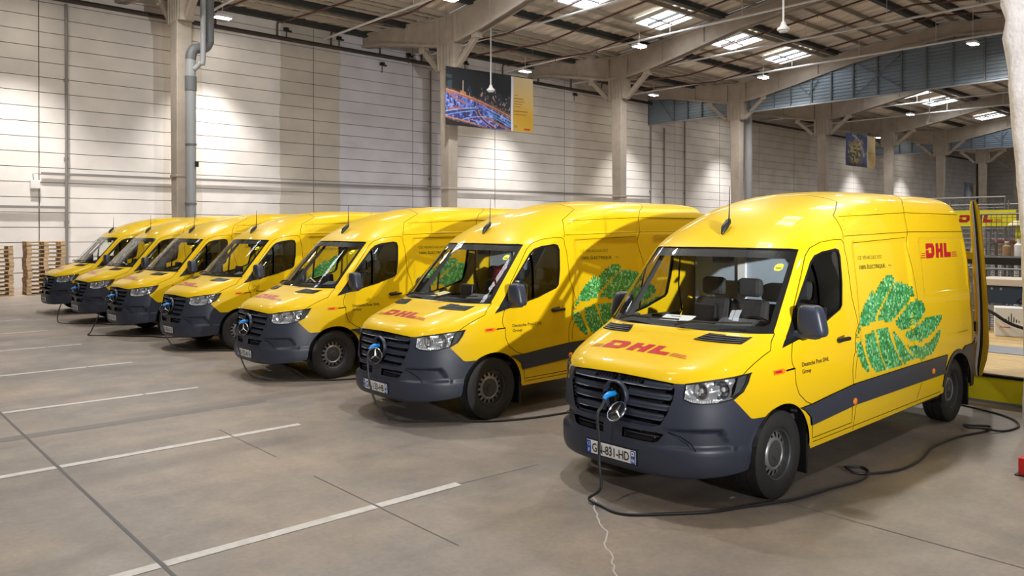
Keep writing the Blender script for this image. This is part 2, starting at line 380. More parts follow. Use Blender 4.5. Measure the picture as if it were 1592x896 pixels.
# skylights
def skylight(x, y):
    z = roof_z(y) - 0.10; sl = math.atan2(roof_z(y + .5) - roof_z(y - .5), 1.0)
    e = empty('skylight', (x, y, z), 0, ce); e.rotation_euler = (sl, 0, 0)
    fm = MB()
    for sx in (-1.05, 1.05): fm.box((sx, 0, -0.06), (0.14, 2.24, 0.16))
    for sy in (-1.05, 1.05): fm.box((0, sy, -0.06), (2.0, 0.14, 0.16))
    fm.obj('skylight_frame', M['rod'], e)
    MB().box((0, 0, -0.05), (0.10, 2.0, 0.10)).obj('mullion', M['purlind'], e)
    MB().box((0, 0.25, -0.07), (2.0, 0.06, 0.06)).obj('mullion', M['purlind'], e)
    MB().add([(-1, -1, 0), (1, -1, 0), (1, 1, 0), (-1, 1, 0)], [(3, 2, 1, 0)]).obj('pane', M['sky'], e, fix=False)
    return e
sk0 = None
for x0 in COLX:
    for dx in (3.9, 9.4):
        for y in (23.65, 7.35):
            if sk0 is None: sk0 = skylight(x0 + dx, y)
            else:
                c = copy_tree(sk0, ce); z = roof_z(y) - 0.10; c.location = (x0 + dx, y, z)
                c.rotation_euler = (math.atan2(roof_z(y + .5) - roof_z(y - .5), 1.0), 0, 0)

# columns and beams
def lerp(a, b, t): return a + (b - a) * t
BB = [(36.0, 11.93), (33.96, 11.70), (29.5, 10.80), (27.9, 10.80), (26.7, 10.95), (24.2, 11.45), (20.9, 12.15), (18.0, 12.50), (15.5, 12.72)]
BT = [(36.0, 12.62), (33.7, 12.50), (28.7, 12.08), (26.2, 12.36), (21, 12.95), (18, 13.28), (15.5, 13.55)]
BBf = BB + [(31 - y, z) for y, z in BB[-2:1:-1]]; BTf = BT + [(31 - y, z) for y, z in BT[-2:1:-1]]
def beam(x, full=True):
    e = tag(empty('roof_beam', (x, 15.5, 10.8)), kind='structure')
    bb, bt = BBf, BTf
    y0, y1 = 36.0, min(b[0] for b in bb)
    ys = sorted(set([p[0] for p in bb] + [p[0] for p in bt if p[0] > -2.4]), reverse=True)
    zb = lambda y: float(np.interp(y, [p[0] for p in bb][::-1], [p[1] for p in bb][::-1]))
    zt = lambda y: float(np.interp(y, [p[0] for p in bt][::-1], [p[1] for p in bt][::-1]))
    def band(f0, f1, t):
        m = MB()
        for a, b in zip(ys, ys[1:]):
            m.add([(s * t / 2, y - 15.5, z - 10.8) for s in (-1, 1) for (y, z) in ((a, f0(a)), (a, f1(a)), (b, f1(b)), (b, f0(b)))],
                  [(0, 1, 2, 3), (7, 6, 5, 4), (0, 3, 7, 4), (1, 5, 6, 2)] + ([(0, 4, 5, 1)] if a == ys[0] else []) + ([(3, 2, 6, 7)] if b == ys[-1] else []))
        return m
    band(zb, zt, 0.30).obj('web', M['concrete'], e)
    band(zb, lambda y: zb(y) + 0.13, 0.46).obj('bottom_flange', M['concrete'], e)
    band(lambda y: zt(y) - 0.12, zt, 0.46).obj('top_flange', M['concrete'], e)
    for yc in (28.7, 2.3):
        for s in (-1, 1):
            MB().prism([(yc - s * .75 - 15.5, 0.02), (yc - s * .6 - 15.5, 0.02), (yc - s * .6 - 15.5, 1.22), (yc - s * .75 - 15.5, 1.22)], -.24, .24).obj('stiffener', M['concrete'], e)
    for yy in (31.9, 25.6, 23.0):
        MB().box((-0.19, yy - 15.5, (zb(yy) + zt(yy)) / 2 - 10.8), (0.10, 0.05, zt(yy) - zb(yy) - 0.2)).obj('web_rib', M['concrete'], e)
    return e
bm0 = None
for x in COLX:
    if bm0 is None: bm0 = beam(x)
    else: copy_tree(bm0).location = (x, 15.5, 10.8)
def column(x, y):
    e = tag(empty('column', (x, y, 0)), kind='structure')
    m = MB(); a, b = (0.25, 0.25), (0.27, 0.36)
    m.add([(sx * w_[0], sy * w_[1], z) for z, w_ in ((0, a), (9.7, b)) for sx, sy in ((-1, -1), (1, -1), (1, 1), (-1, 1))],
          [(3, 2, 1, 0), (4, 5, 6, 7), (0, 1, 5, 4), (1, 2, 6, 5), (2, 3, 7, 6), (3, 0, 4, 7)])
    m.obj('shaft', M['concrete'], e, bevel=0.03)
    MB().box((0, 0, 10.22), (0.50, 1.25, 1.16)).obj('capital', M['concrete'], e, bevel=0.02)
    for k in (-.48, -.24, 0, .24, .48): MB().box((-.27, k, 10.2), (0.06, 0.10, 1.1)).obj('capital_rib', M['concrete'], e, bevel=0.02)
    for s in (-1, 1): MB().bar((0, s * 0.62 + (0.15 if s > 0 else 0), 9.75), (0, s * 2.0, 10.88), 0.22, 0.26).obj('brace', M['concrete'], e, bevel=0.02)
    for s in (-1, 1): MB().box((0, s * 2.0, 10.9), (0.34, 0.40, 0.30)).obj('brace_head', M['concrete'], e, bevel=0.02)
    MB().box((0, -.02, 4.2), (0.62, 0.60, 0.10)).obj('column_band', M['concrete'], e, bevel=0.02)
    return e
c0 = None
for x in COLX[1:]:
    if c0 is None: c0 = column(x, 28.7)
    else: copy_tree(c0).location = (x, 28.7, 0)
for x in COLX[2:5]: copy_tree(c0).location = (x, 2.3, 0)
# near plastered column, wrapped in rough render, widening upwards
m = MB(); ns, nz = 40, 60; vs = []; fs = []
from mathutils import noise as mn
for k in range(nz + 1):
    z = 10.8 * k / nz
    hy = float(np.interp(z, [0, 1.6, 2.4, 4.8, 8, 10.8], [0.26, 0.27, 0.31, 0.49, 0.62, 0.66])); hx = 0.30
    for j in range(ns):
        a = 2 * PI * j / ns; c, s_ = math.cos(a), math.sin(a)
        px = hx * math.copysign(abs(c) ** 0.35, c); py = hy * math.copysign(abs(s_) ** 0.35, s_)
        d = 0.022 * mn.fractal(Vector((px * 5, py * 5, z * 5)), 0.8, 2.2, 4) + 0.012 * mn.noise(Vector((px * 2, py * 2, z * 1.6)))
        vs.append((px * (1 + d / .3), py * (1 + d / .3), z))
for k in range(nz):
    for j in range(ns): fs.append((k * ns + j, k * ns + (j + 1) % ns, (k + 1) * ns + (j + 1) % ns, (k + 1) * ns + j))
nc = tag(m.add(vs, fs).obj('column', M['plaster'], smooth=True, loc=(9.93, 2.31, 0)), kind='structure')

# corrugated cladding hung under two of the beams
def cladding(x):
    e = tag(empty('trim_cladding', (x, 0, 10.08)), kind='structure')
    zb = lambda y: float(np.interp(y, [p[0] for p in BBf][::-1], [p[1] for p in BBf][::-1]))
    posts = [36.0, 33.72, 32.56, 31.39, 29.3, 27.75, 25.96, 24.84, 23.45, 22.2, 20.87, 19.46, 18.11, 16.79, 15.45, 13.92, 12.5, 11.1, 9.8, 8.4, 7.0, 5.6, 4.2, 3.0]
    for a, b in zip(posts, posts[1:]):
        if a == 29.3: continue
        m = MB(); vs = []; fs = []; n = 0; z = 10.08; pitch = 0.20
        prof = []
        while z < max(zb(a), zb(b)) + 0.1:
            for dz, dx in ((0, 0), (0.06, 0), (0.09, -.05), (0.17, -.05)): prof.append((z + dz, dx))
            z += pitch
        for z, dx in prof:
            vs += [(dx - .02, a, min(z, zb(a) + .05) - 10.08), (dx - .02, b, min(z, zb(b) + .05) - 10.08)]
        for i in range(len(prof) - 1): fs.append((2 * i, 2 * i + 1, 2 * i + 3, 2 * i + 2))
        m.add(vs, fs).obj('cladding_sheet', M['clad'], e, fix=False)
    for y in posts[:-1]:
        MB().box((-.11, y, (zb(y) - 10.08) / 2), (0.08, 0.09, zb(y) - 10.08)).obj('cladding_post', M['post'], e)
    MB().box((-.08, 32.7, 0), (0.14, 6.6, 0.09)).obj('bottom_rail', M['greysteel'], e); MB().box((-.08, 15.3, 0), (0.14, 24.8, 0.09)).obj('bottom_rail', M['greysteel'], e)
    for (ya, za), (yb, zb2) in (((20.8, 0.1), (18.1, 2.2)), ((20.6, 2.0), (17.9, 0.15)), ((24.4, 1.4), (23.6, .6)), ((23.0, 1.4), (23.6, .6)), ((35.2, 2.0), (33.8, 0.1))):
        MB().bar((-.16, ya, za), (-.16, yb, zb2), .05, .05).obj('diagonal_bar', M['post'], e)
    return e
k46 = cladding(COLX[4]); copy_tree(k46).location = (COLX[7], 0, 10.08)

# ------------------------------------------------------------------ pipes, conduits, fixtures
def thing(o, label, cat, group=None): return tag(o, label, cat, group)
thing(MB().tube([(-14, 35.72, 11.62), (117, 35.72, 11.62)], 0.10, 10).obj('wall_pipe', M['wallpipe'], smooth=True), 'dark horizontal water main running along the top of the panelled wall', 'pipe')
ORD = 'first second third fourth fifth sixth seventh eighth ninth tenth eleventh twelfth thirteenth fourteenth fifteenth sixteenth'.split()
for k, x in enumerate((13.9, 16.9, 19.8, 22.7, 25.4, 28.1, 31.4, 34.4, 37.4, 40.4, 43.4, 48.6, 52, 56.4)):
    e = empty('sprinkler_pipe', (x, 35.72, 11.62))
    pts = [(0, 0, 0), (0, 0, .62), (0, -.08, .72), (0, -.25, .78)]
    yy = 35.2
    while yy > 3: pts.append((0, yy - 35.72, roof_z(yy) - 0.40 - 11.62)); yy -= 1.1
    MB().tube(pts, 0.048, 6).obj('pipe_run', M['pipe'], e, smooth=True)
    hd = MB()
    yy = 34.3
    while yy > 4: hd.tube([(0, yy - 35.72, roof_z(yy) - .36 - 11.62), (0, yy - 35.72, roof_z(yy) - .52 - 11.62)], .018, 5); yy -= 3.1
    tag(hd.obj('sprinkler_heads', M['pipe'], e), kind='stuff')
    thing(e, 'thin rust-brown sprinkler pipe under the roof, ' + ORD[k] + ' riser right of the drain pipe', 'pipe', 'sprinkler pipes under the roof')
for k, x in enumerate((13.33, 19.5, 25.55, 31.65, 37.55, 43.6, 50.0, 56.2, 62.4, 68.5)):
    e = empty('hanging_conduit', (x, 24, 12.0))
    MB().tube([(0, 12 if x < 46 or True else 12, 0), (0, -22, 0)], 0.055, 8).obj('conduit_tube', M['rod'], e, smooth=True)
    hg = []
    for yy in (28.0, 23.5, 19.5, 15.5, 11.5, 7.0): MB().tube([(0, yy - 24, 0), (0, yy - 24, roof_z(yy) - 12.0 - .1)], .012, 5).obj('hanger_rod', M['rod'], e)
    thing(e, 'straight white tube hung below the roof, ' + ORD[k] + ' one counted from the left', 'conduit', 'white tubes hung below the roof')
for x, y, lb in ((23.23, 27.25, 'white bell-shaped detector on a long rod in front of the city banner'), (23.22, 12.81, 'large white bell-shaped detector hanging on a rod below the skylights'), (49.26, 17.86, 'small white bell-shaped detector hanging beyond the nearer cladding curtain')):
    e = empty('hanging_detector', (x, y, 8.7))
    MB().lathe([(0.0, -.10), (.13, -.10), (.14, -.06), (.19, -.04), (.19, .03), (.14, .06), (.09, .12), (.07, .20), (.04, .24), (0, .24)], n=24).obj('detector_head', M['rod'], e, smooth=True)
    MB().tube([(0, 0, .2), (0, 0, roof_z(y) - 8.7)], 0.032, 8).obj('hanging_rod', M['rod'], e, smooth=True)
    thing(e, lb, 'detector', 'detectors on hanging rods')
# lamps
def lamp(x, y, lb, grp):
    e = empty('high_bay_lamp', (x, y, LAMP_Z))
    MB().box((0, 0, 0.02), (0.75, 0.42, 0.12)).obj('lamp_housing', M['white'], e, bevel=.02)
    MB().add([(-.34, -.18, -.045), (.34, -.18, -.045), (.34, .18, -.045), (-.34, .18, -.045)], [(3, 2, 1, 0)]).obj('lamp_diffuser', M['lampglow'], e, fix=False)
    MB().tube([(0, 0, .08), (0, 0, roof_z(y) - LAMP_Z)], .012, 5).obj('suspension', M['rod'], e)
    thing(e, lb, 'lamp', grp)
for k, (x, y) in enumerate(WALL_LAMPS): lamp(x, y, 'small bright ceiling lamp close to the panelled wall, ' + ORD[k] + ' from the left end', 'lamps along the wall')
for k, (x, y) in enumerate(BAY_LAMPS): lamp(x, y, 'flat bright ceiling lamp, ' + ORD[[q for q in BAY_LAMPS if q[1] == y].index((x, y))] + ' of the row ' + {25.1: 'above the vans beyond the ridge', 13.6: 'near the roof ridge', 6.2: 'above the nearest vans', -2.4: 'farthest from the panelled wall'}[y], 'lamps over the hall')
# vertical and horizontal conduits on the wall
def vpipe(x, z0, z1, r, lb):
    e = empty('wall_conduit', (x, 35.9, z0))
    MB().tube([(0, 0, 0), (0, 0, z1 - z0)], r, 8).obj('conduit_tube', M['conduit'], e, smooth=True)
    for z in (2.6, 5.2, 8.4): MB().box((0, .03, z), (.16, .10, .12)).obj('pipe_clamp', M['conduit'], e)
    thing(e, lb, 'conduit')
vpipe(7.86, 0, 11.5, .06, 'grey vertical conduit on the wall behind the pallets')
vpipe(26.15, 0, 11.3, .05, 'thin grey vertical conduit left of the banner column')
vpipe(46.04, 0, 10.0, .06, 'dark vertical conduit on the wall under the left end of the cladding curtain')
vpipe(47.66, 0, 10.0, .06, 'dark vertical conduit on the wall, second below the cladding curtain')
vpipe(50.25, 0, 11.0, .05, 'thin vertical conduit on the wall behind the column with the cladding')
thing(MB().bar((6.95, 35.88, 4.55), (12.2, 35.88, 4.57), .07, .10).obj('cable_tray', M['conduit']), 'grey horizontal cable duct on the wall, left of the pipe column', 'cable duct')
thing(MB().bar((12.9, 35.88, 4.58), (46, 35.88, 4.80), .07, .10).obj('cable_tray', M['conduit']), 'long grey horizontal cable duct on the wall above the van roofs', 'cable duct')
thing(MB().bar((-14, 35.88, 3.15), (7.8, 35.88, 3.2), .07, .10).obj('cable_tray', M['conduit']), 'low grey horizontal cable duct above the pallet stacks', 'cable duct')
e = empty('switch_box', (6.74, 35.9, 4.1)); MB().box((0, 0, 0), (.34, .16, .34)).obj('box_body', M['rod'], e, bevel=.02)
MB().tube([(-.05, -.02, .17), (-.08, -.02, .42), (0.1, -.02, .46), (.2, -.02, .4)], .02, 6).obj('loop_cable', M['conduit'], e)
thing(e, 'small pale switch box with a cable loop on the wall at far left', 'switch box')
for k, (x, z) in enumerate(((17.5, 12.1), (20.4, 12.15), (24.7, 11.95), (28.7, 12.1), (23.0, 11.2), (38.0, 11.35))):
    e = empty('flood_bracket', (x, 35.955, z)); MB().box((-.08, -.1, .02), (.22, .18, .16)).obj('bracket_head', M['black'], e); MB().box((.12, -.02, -.02), (.24, .08, .08)).obj('bracket_arm', M['black'], e)
    MB().box((0, .06, -.2), (.05, .05, .45)).obj('bracket_stem', M['black'], e)
    thing(e, 'small black bracket fixture high on the panelled wall, ' + ORD[k] + ' from the left', 'bracket', 'black brackets along the wall top')
# rain pipe on the first column
e = empty('drain_pipe', (10.08, 28.17, 0))
MB().tube([(0, 0, 0), (0, 0, 7.6)], .172, 16).obj('lower_pipe', M['pvc'], e, smooth=True)
for z in (3.2, 5.3): MB().tube([(0, 0, z - .03), (0, 0, z + .03)], .195, 16).obj('pipe_collar', M['pvcd'], e, smooth=True)
MB().tube([(0, 0, 7.2), (0, 0, 7.7)], .195, 16).obj('pipe_socket', M['pvcd'], e, smooth=True)
MB().tube([(0, 0, 7.7), (0, 0, 8.35)], .165, 16).obj('pipe_neck', M['pvc'], e, smooth=True)
MB().tube(smooth_path([(0, 0, 8.3), (0.02, 0, 8.5), (.12, 0, 8.68), (.30, .0, 8.74), (.50, 0, 8.80), (.62, .0, 9.0), (.64, .0, 9.3), (.64, 0, 12.2)], 5), .18, 14).obj('upper_bend', M['pvcd'], e, smooth=True)
MB().tube(smooth_path([(.08, -.10, 7.95), (.26, -.20, 8.2), (.34, -.24, 8.5), (.34, -.24, 12.2)], 5), .095, 12).obj('branch_pipe', M['pvc'], e, smooth=True)
MB().box((.15, -.15, 4.6), (.12, .06, .2)).obj('pipe_tag', M['black'], e)
thing(e, 'thick grey drain pipe with elbow beside the leftmost column', 'pipe')
thing(MB().tube([(46.45 + .55, 28.45, 0), (46.45 + .55, 28.45, 10.0)], .24, 12).obj('drain_pipe', M['pvc'], smooth=True), 'pale blue-grey drain pipe beside the column under the cladding curtain', 'pipe')

# ------------------------------------------------------------------ banners
def mix(a, b, t): return tuple(a[i] + (b[i] - a[i]) * t for i in range(3))
def banner(name, loc, wd, ht, rz, split, fn, lb, ropes=True):
    e = empty(name, loc, rz); m = MB(); nz, nx = fn.shape[:2]
    for i in range(nx):
        for j in range(nz):
            u, v = (i + .5) / nx, (j + .5) / nz
            X = [wd * (k / nx) for k in (i, i + 1)]; Z = [-ht + ht * k / nz for k in (j, j + 1)]
            wv = lambda u_, v_: 0.015 * math.sin(u_ * 9 + v_ * 4) + .01 * math.sin(v_ * 8 + u_ * 15)
            m.add([(X[0], wv(i / nx, j / nz), Z[0]), (X[1], wv((i + 1) / nx, j / nz), Z[0]), (X[1], wv((i + 1) / nx, (j + 1) / nz), Z[1]), (X[0], wv(i / nx, (j + 1) / nz), Z[1])], [(0, 1, 2, 3)], 0, tuple(float(q) for q in fn[j, i]))
    m.obj('printed_cloth', M['print'], e, fix=False)
    MB().tube([(0, 0, .02), (wd, 0, .02)], .02, 6).obj('top_bar', M['black'], e)
    for x in (.02, wd - .02): MB().tube([(x, 0, 0), (x, 0, roof_z(loc[1]) - loc[2])], .008, 4).obj('hanging_wire', M['wire'], e)
    return thing(e, lb, 'banner')
def grid(nx, nz):
    return np.meshgrid((np.arange(nx) + .5) / nx, (np.arange(nz) + .5) / nz)
def vnoise(U, V, fx, fz, seed):
    r = np.random.default_rng(seed).random((fz + 2, fx + 2)); x, y = U * fx, V * fz; i, j = x.astype(int), y.astype(int); a, b = x - i, y - j
    a, b = a * a * (3 - 2 * a), b * b * (3 - 2 * b)
    return (r[j, i] * (1 - a) + r[j, i + 1] * a) * (1 - b) + (r[j + 1, i] * (1 - a) + r[j + 1, i + 1] * a) * b
def blend(C, col, m): return C * (1 - m[..., None]) + np.array(col) * m[..., None]
def bez(p0, p1, p2, n=50):
    t = np.linspace(0, 1, n)[:, None]; return (1 - t) ** 2 * np.array(p0) + 2 * t * (1 - t) * np.array(p1) + t * t * np.array(p2)
def dist(U, V, pts, asp=1.45):
    D = np.full(U.shape, 9.0)
    for x, y in pts: D = np.minimum(D, (U - x) ** 2 * asp ** 2 + (V - y) ** 2)
    return np.sqrt(D)
def text_panel(C, U, V, u0):
    t = (U - u0) / (1 - u0); k = np.clip((V - .3) / .7, 0, 1); P = (1 - k)[..., None] * np.array((0.62, 0.38, 0.03)) + k[..., None] * np.array((0.66, 0.54, 0.32))
    for z, a, b in ((.66, .16, .28), (.60, .12, .55), (.55, .12, .62), (.50, .12, .5), (.45, .12, .42), (.37, .12, .75), (.31, .12, .7)): P = blend(P, (.30, .16, .02), .75 * ((abs(V - z) < .009) & (t > a) & (t < b)))
    P = blend(P, (.5, .03, .01), 1.0 * ((V > .035) & (V < .065) & (t > .6) & (t < .88))); P = blend(P, (.4, .25, .05), 1.0 * ((V > .06) & (V < .10) & (t > .14) & (t < .30)))
    C = np.where((U > u0)[..., None], P, C); return np.where(((U > u0) & (U < u0 + .025))[..., None], np.array((.70, .69, .72)), C)
def make_city(nx=210, nz=126):
    U0, V = grid(nx, nz); U = np.clip(U0 / .735, 0, 1); n1 = vnoise(U, V, 14, 10, 1); n2 = vnoise(U, V, 46, 30, 2); n3 = vnoise(U, V, 90, 24, 3)
    C = np.ones(U.shape + (3,)) * np.array((.010, .013, .017))
    edge = .62 - .30 * U - .06 * U * U
    col = (U * 34).astype(int); bh = .48 + .24 * abs(np.sin(col * 12.9898)) * (.3 + .7 * abs(np.sin(col * 4.1))) * np.where(U > .25, 1, .35)
    C = blend(C, (.030, .034, .060), ((V < bh) * (.35 + .5 * abs(np.sin(col * 7.7)))))
    C = blend(C, (.42, .30, .20), 1.0 * ((V < bh) & (n3 > .80) & (V > edge + .02))); C = blend(C, (.25, .28, .45), .8 * ((V < bh - .02) & (n2 > .86)))
    C = blend(C, (.30, .15, .08), np.clip(1 - (V - edge) / .07, 0, 1) * n2 * 1.1 * (V > edge))
    C = blend(C, (.45, .36, .30), 1.0 * ((abs(U - .255) < .007) & (V < .80) & (V > .6))); C = blend(C, (.42, .22, .14), 1.0 * ((abs(U - .255) < .04) & (V < edge + .075) & (V > edge)))
    C = blend(C, (.035, .07, .09), .8 * ((U < .09) & (V > .60) & (V < .88) & (n1 > .35)))
    L = V < edge
    C = blend(C, (.028, .035, .13), 1.0 * L); C = blend(C, (.10, .17, .55), L * np.clip(n1 * 1.6 - .5, 0, 1)); C = blend(C, (.38, .46, .85), L * np.clip((n2 - .62) * 3.5, 0, .8)); C = blend(C, (.012, .012, .04), L * np.clip((.33 - n2) * 3.5, 0, .9))
    piers = L & (V > edge - .22) & (U < .55) & ((U * 60).astype(int) % 3 == 0); C = blend(C, (.16, .22, .62), .7 * piers * (V > .30))
    for p, wd, c, k in ((bez((.02, .60), (.06, .50), (.30, .40)), .022, (.45, .17, .10), .9), (bez((0, .61), (.45, .52), (1, .24)), .030, (.34, .12, .06), 1), (bez((0, .62), (.45, .53), (1, .25)), .010, (.88, .52, .30), 1), (bez((.02, .575), (.45, .485), (1, .205)), .010, (.60, .24, .14), 1),
                        (bez((0, .20), (.25, .30), (.50, .33)), .030, (.05, .05, .13), 1), (bez((0, .235), (.25, .325), (.48, .345)), .010, (.45, .60, .95), 1), (bez((0, .17), (.28, .27), (.5, .31)), .010, (.30, .42, .88), 1),
                        (bez((.46, .30), (.42, .42), (.60, .36)), .020, (.20, .18, .55), .9), (bez((.46, .30), (.50, .14), (.72, .02)), .030, (.04, .035, .09), 1), (bez((.485, .30), (.53, .15), (.75, .03)), .010, (.75, .38, .25), 1), (bez((.445, .28), (.48, .14), (.68, .02)), .008, (.48, .30, .75), 1),
                        (bez((.60, .36), (.80, .27), (1, .16)), .010, (.40, .60, .95), .9), (bez((.62, .30), (.8, .2), (1, .10)), .012, (.14, .40, .80), .9), (bez((.66, .24), (.82, .15), (1, .05)), .009, (.30, .50, .85), .9), (bez((.60, .20), (.78, .10), (.98, .0)), .022, (.50, .18, .07), .9),
                        (bez((0, .15), (.3, .10), (.62, .0)), .016, (.62, .28, .12), .95), (bez((.05, .28), (.14, .33), (.24, .31)), .022, (.42, .12, .06), .9), (bez((.25, .12), (.42, .2), (.6, .2)), .009, (.55, .60, .95), .8), (bez((.3, .16), (.4, .10), (.55, .12)), .008, (.65, .45, .80), .7)):
        D = dist(U, V, p); C = blend(C, c, k * np.clip(1.25 - (D / wd) ** 2, 0, 1) * (.55 + .6 * n3))
    C = blend(C, (.03, .018, .014), np.clip((.125 - .19 * U - V) * 40, 0, 1)); C = blend(C, (.20, .09, .05), 1.0 * (abs(V - (.125 - .19 * U)) < .006))
    return text_panel(np.clip(C, 0, 1), U0, V, .735)
def make_space(nx=120, nz=80):
    U, V = grid(nx, nz); n1 = vnoise(U, V, 9, 7, 11); n2 = vnoise(U, V, 24, 18, 12)
    C = np.ones(U.shape + (3,)) * np.array((.018, .024, .085)); C = blend(C, (.05, .07, .20), n1 * .7)
    body = np.clip(1.4 - np.hypot((U - .34) / .24, (V - .40) / .42) - .9 * (n1 - .5), 0, 1); C = blend(C, (.035, .06, .05), np.clip(body * 1.4, 0, 1)); C = blend(C, (.36, .24, .09), np.clip(body * (n2 * 2.4 - .55), 0, 1)); C = blend(C, (.45, .42, .30), np.clip(body * (n2 - .75) * 5, 0, 1))
    C = blend(C, (.34, .21, .06), np.clip(1.3 - np.hypot((U - .34) / .06, (V - .66) / .10), 0, 1)); D = dist(U, V, bez((.22, .95), (.55, .86), (.60, .35)), 1.3); C = blend(C, (.34, .27, .26), .75 * np.clip(1.2 - (D / .035) ** 2, 0, 1)); C = blend(C, (.02, .025, .03), np.clip((.16 - V) * 8, 0, .8))
    P = np.ones(U.shape + (3,)) * np.array((.40, .26, .08)); P = blend(P, (.5, .36, .14), n1 * .6); P = blend(P, (.22, .13, .04), 1.0 * (abs(V - .48) < .012)); C = np.where((U > .74)[..., None], P, C)
    return np.clip(np.where(((U > .72) & (U < .75))[..., None], np.array((.42, .38, .32)), C), 0, 1)
def make_pale(nx=60, nz=60):
    U, V = grid(nx, nz); n1 = vnoise(U, V, 6, 6, 21); C = np.ones(U.shape + (3,)) * np.array((.05, .06, .085)); C = blend(C, (.10, .10, .12), n1)
    C = blend(C, (.36, .36, .36), np.clip(1.5 - np.hypot((U - .40) / .20, (V - .30) / .36) - (n1 - .5), 0, 1)); C = blend(C, (.03, .03, .045), np.clip(1.3 - np.hypot((U - .62) / .18, (V - .62) / .2), 0, 1))
    return np.where((U > .80)[..., None], np.array((.28, .20, .09)), C)
CITY, SPACE, MOON = make_city() ** 1.12 * .92, make_space(), make_pale()
banner('hanging_banner', (21.22, 28.0, 9.60), 4.93, 2.58, math.radians(-5.8), .74, CITY, 'wide banner with night city traffic lights and yellow text panel on right')
banner('hanging_banner', (56.02, 26.0, 9.45), 4.92, 2.38, 0, .74, SPACE, 'smaller distant banner with blue space picture and gold strip')
banner('hanging_banner', (86.3, 28.0, 7.19), 3.3, 1.65, 0, .8, MOON, 'small dark poster with pale shape hanging far away beside a column')
# ================================================================== THE VANS
# body surface: horizontal slices keyed by v -> z, nose x, nose depth, half width, corner exponent, tail x
VT = np.array([
    [0.20, 0.20, 0.88, 1.00, 0.950, 3.6, -4.520], [0.27, 0.27, 0.955, 1.06, 0.985, 3.6, -4.600], [0.38, 0.38, 0.978, 1.10, 1.000, 3.6, -4.650],
    [0.50, 0.50, 0.975, 1.12, 1.005, 3.6, -4.660], [0.62, 0.62, 0.965, 1.15, 1.008, 3.7, -4.660], [0.80, 0.80, 0.945, 1.18, 1.010, 3.8, -4.660],
    [0.95, 0.95, 0.915, 1.20, 1.010, 4.0, -4.660], [1.04, 1.04, 0.880, 1.22, 1.008, 4.0, -4.660], [1.10, 1.10, 0.815, 1.19, 1.006, 4.0, -4.660],
    [1.16, 1.16, 0.690, 1.10, 1.003, 4.0, -4.660], [1.22, 1.22, 0.530, 0.96, 1.000, 4.0, -4.660], [1.28, 1.28, 0.350, 0.78, 0.996, 4.0, -4.650],
    [1.33, 1.33, 0.190, 0.60, 0.992, 4.0, -4.650], [1.37, 1.37, 0.140, 0.56, 0.989, 4.0, -4.650], [1.55, 1.55, -0.030, 0.54, 0.975, 4.0, -4.645],
    [1.80, 1.80, -0.265, 0.53, 0.951, 3.9, -4.630], [2.04, 2.04, -0.495, 0.52, 0.922, 3.7, -4.610], [2.10, 2.10, -0.560, 0.56, 0.914, 3.5, -4.605],
    [2.18, 2.18, -0.665, 0.66, 0.902, 3.2, -4.595], [2.28, 2.28, -0.830, 0.80, 0.884, 2.9, -4.580], [2.40, 2.39, -1.060, 0.95, 0.856, 2.7, -4.560],
    [2.50, 2.475, -1.310, 1.05, 0.815, 2.6, -4.530], [2.60, 2.54, -1.570, 1.10, 0.752, 2.5, -4.495], [2.70, 2.585, -1.800, 1.10, 0.665, 2.5, -4.450],
    [2.85, 2.618, -2.070, 1.05, 0.510, 2.5, -4.380], [3.05, 2.638, -2.340, 0.90, 0.290, 2.5, -4.360], [3.30, 2.645, -2.560, 0.70, 0.002, 2.5, -4.260]])
def pchip(x, y):
    h = np.diff(x); d = np.diff(y) / h; m = np.zeros_like(y); m[0] = d[0]; m[-1] = d[-1]
    for i in range(1, len(x) - 1):
        if d[i - 1] * d[i] > 0:
            a = 2 * h[i] + h[i - 1]; b = h[i] + 2 * h[i - 1]; m[i] = (a + b) / (a / d[i - 1] + b / d[i])
    def f(q):
        q = np.clip(q, x[0], x[-1]); i = np.clip(np.searchsorted(x, q, side='right') - 1, 0, len(x) - 2); t = (q - x[i]) / h[i]
        return (2*t**3 - 3*t**2 + 1) * y[i] + (t**3 - 2*t**2 + t) * h[i] * m[i] + (-2*t**3 + 3*t**2) * y[i + 1] + (t**3 - t**2) * h[i] * m[i + 1]
    return f
Zf, XF, DF, WF, BF, XR = [pchip(VT[:, 0], VT[:, j]) for j in range(1, 7)]
KF, KR, DR, BR = 0.85, 0.9, 0.22, 7.0
def Vz(z): return np.interp(z, VT[:, 1], VT[:, 0])
def x_k(v): return XF(v) - DF(v) + DF(v) * np.sqrt(np.maximum(0, 1 - KF ** BF(v)))
def x_rk(v): return XR(v) + DR - DR * math.sqrt(1 - KR ** BR)
def side_y(x, v):
    s = np.clip((x - (XF(v) - DF(v))) / DF(v), 0, 1); t = np.clip(((XR(v) + DR) - x) / DR, 0, 1)
    return WF(v) * (1 - s ** 2) ** (1 / BF(v)) * (1 - t ** 2) ** (1 / BR)
def front_x(y, v):
    r = np.clip(np.abs(y) / WF(v), 0, 1); return XF(v) - DF(v) + DF(v) * np.sqrt(np.maximum(0, 1 - r ** BF(v)))
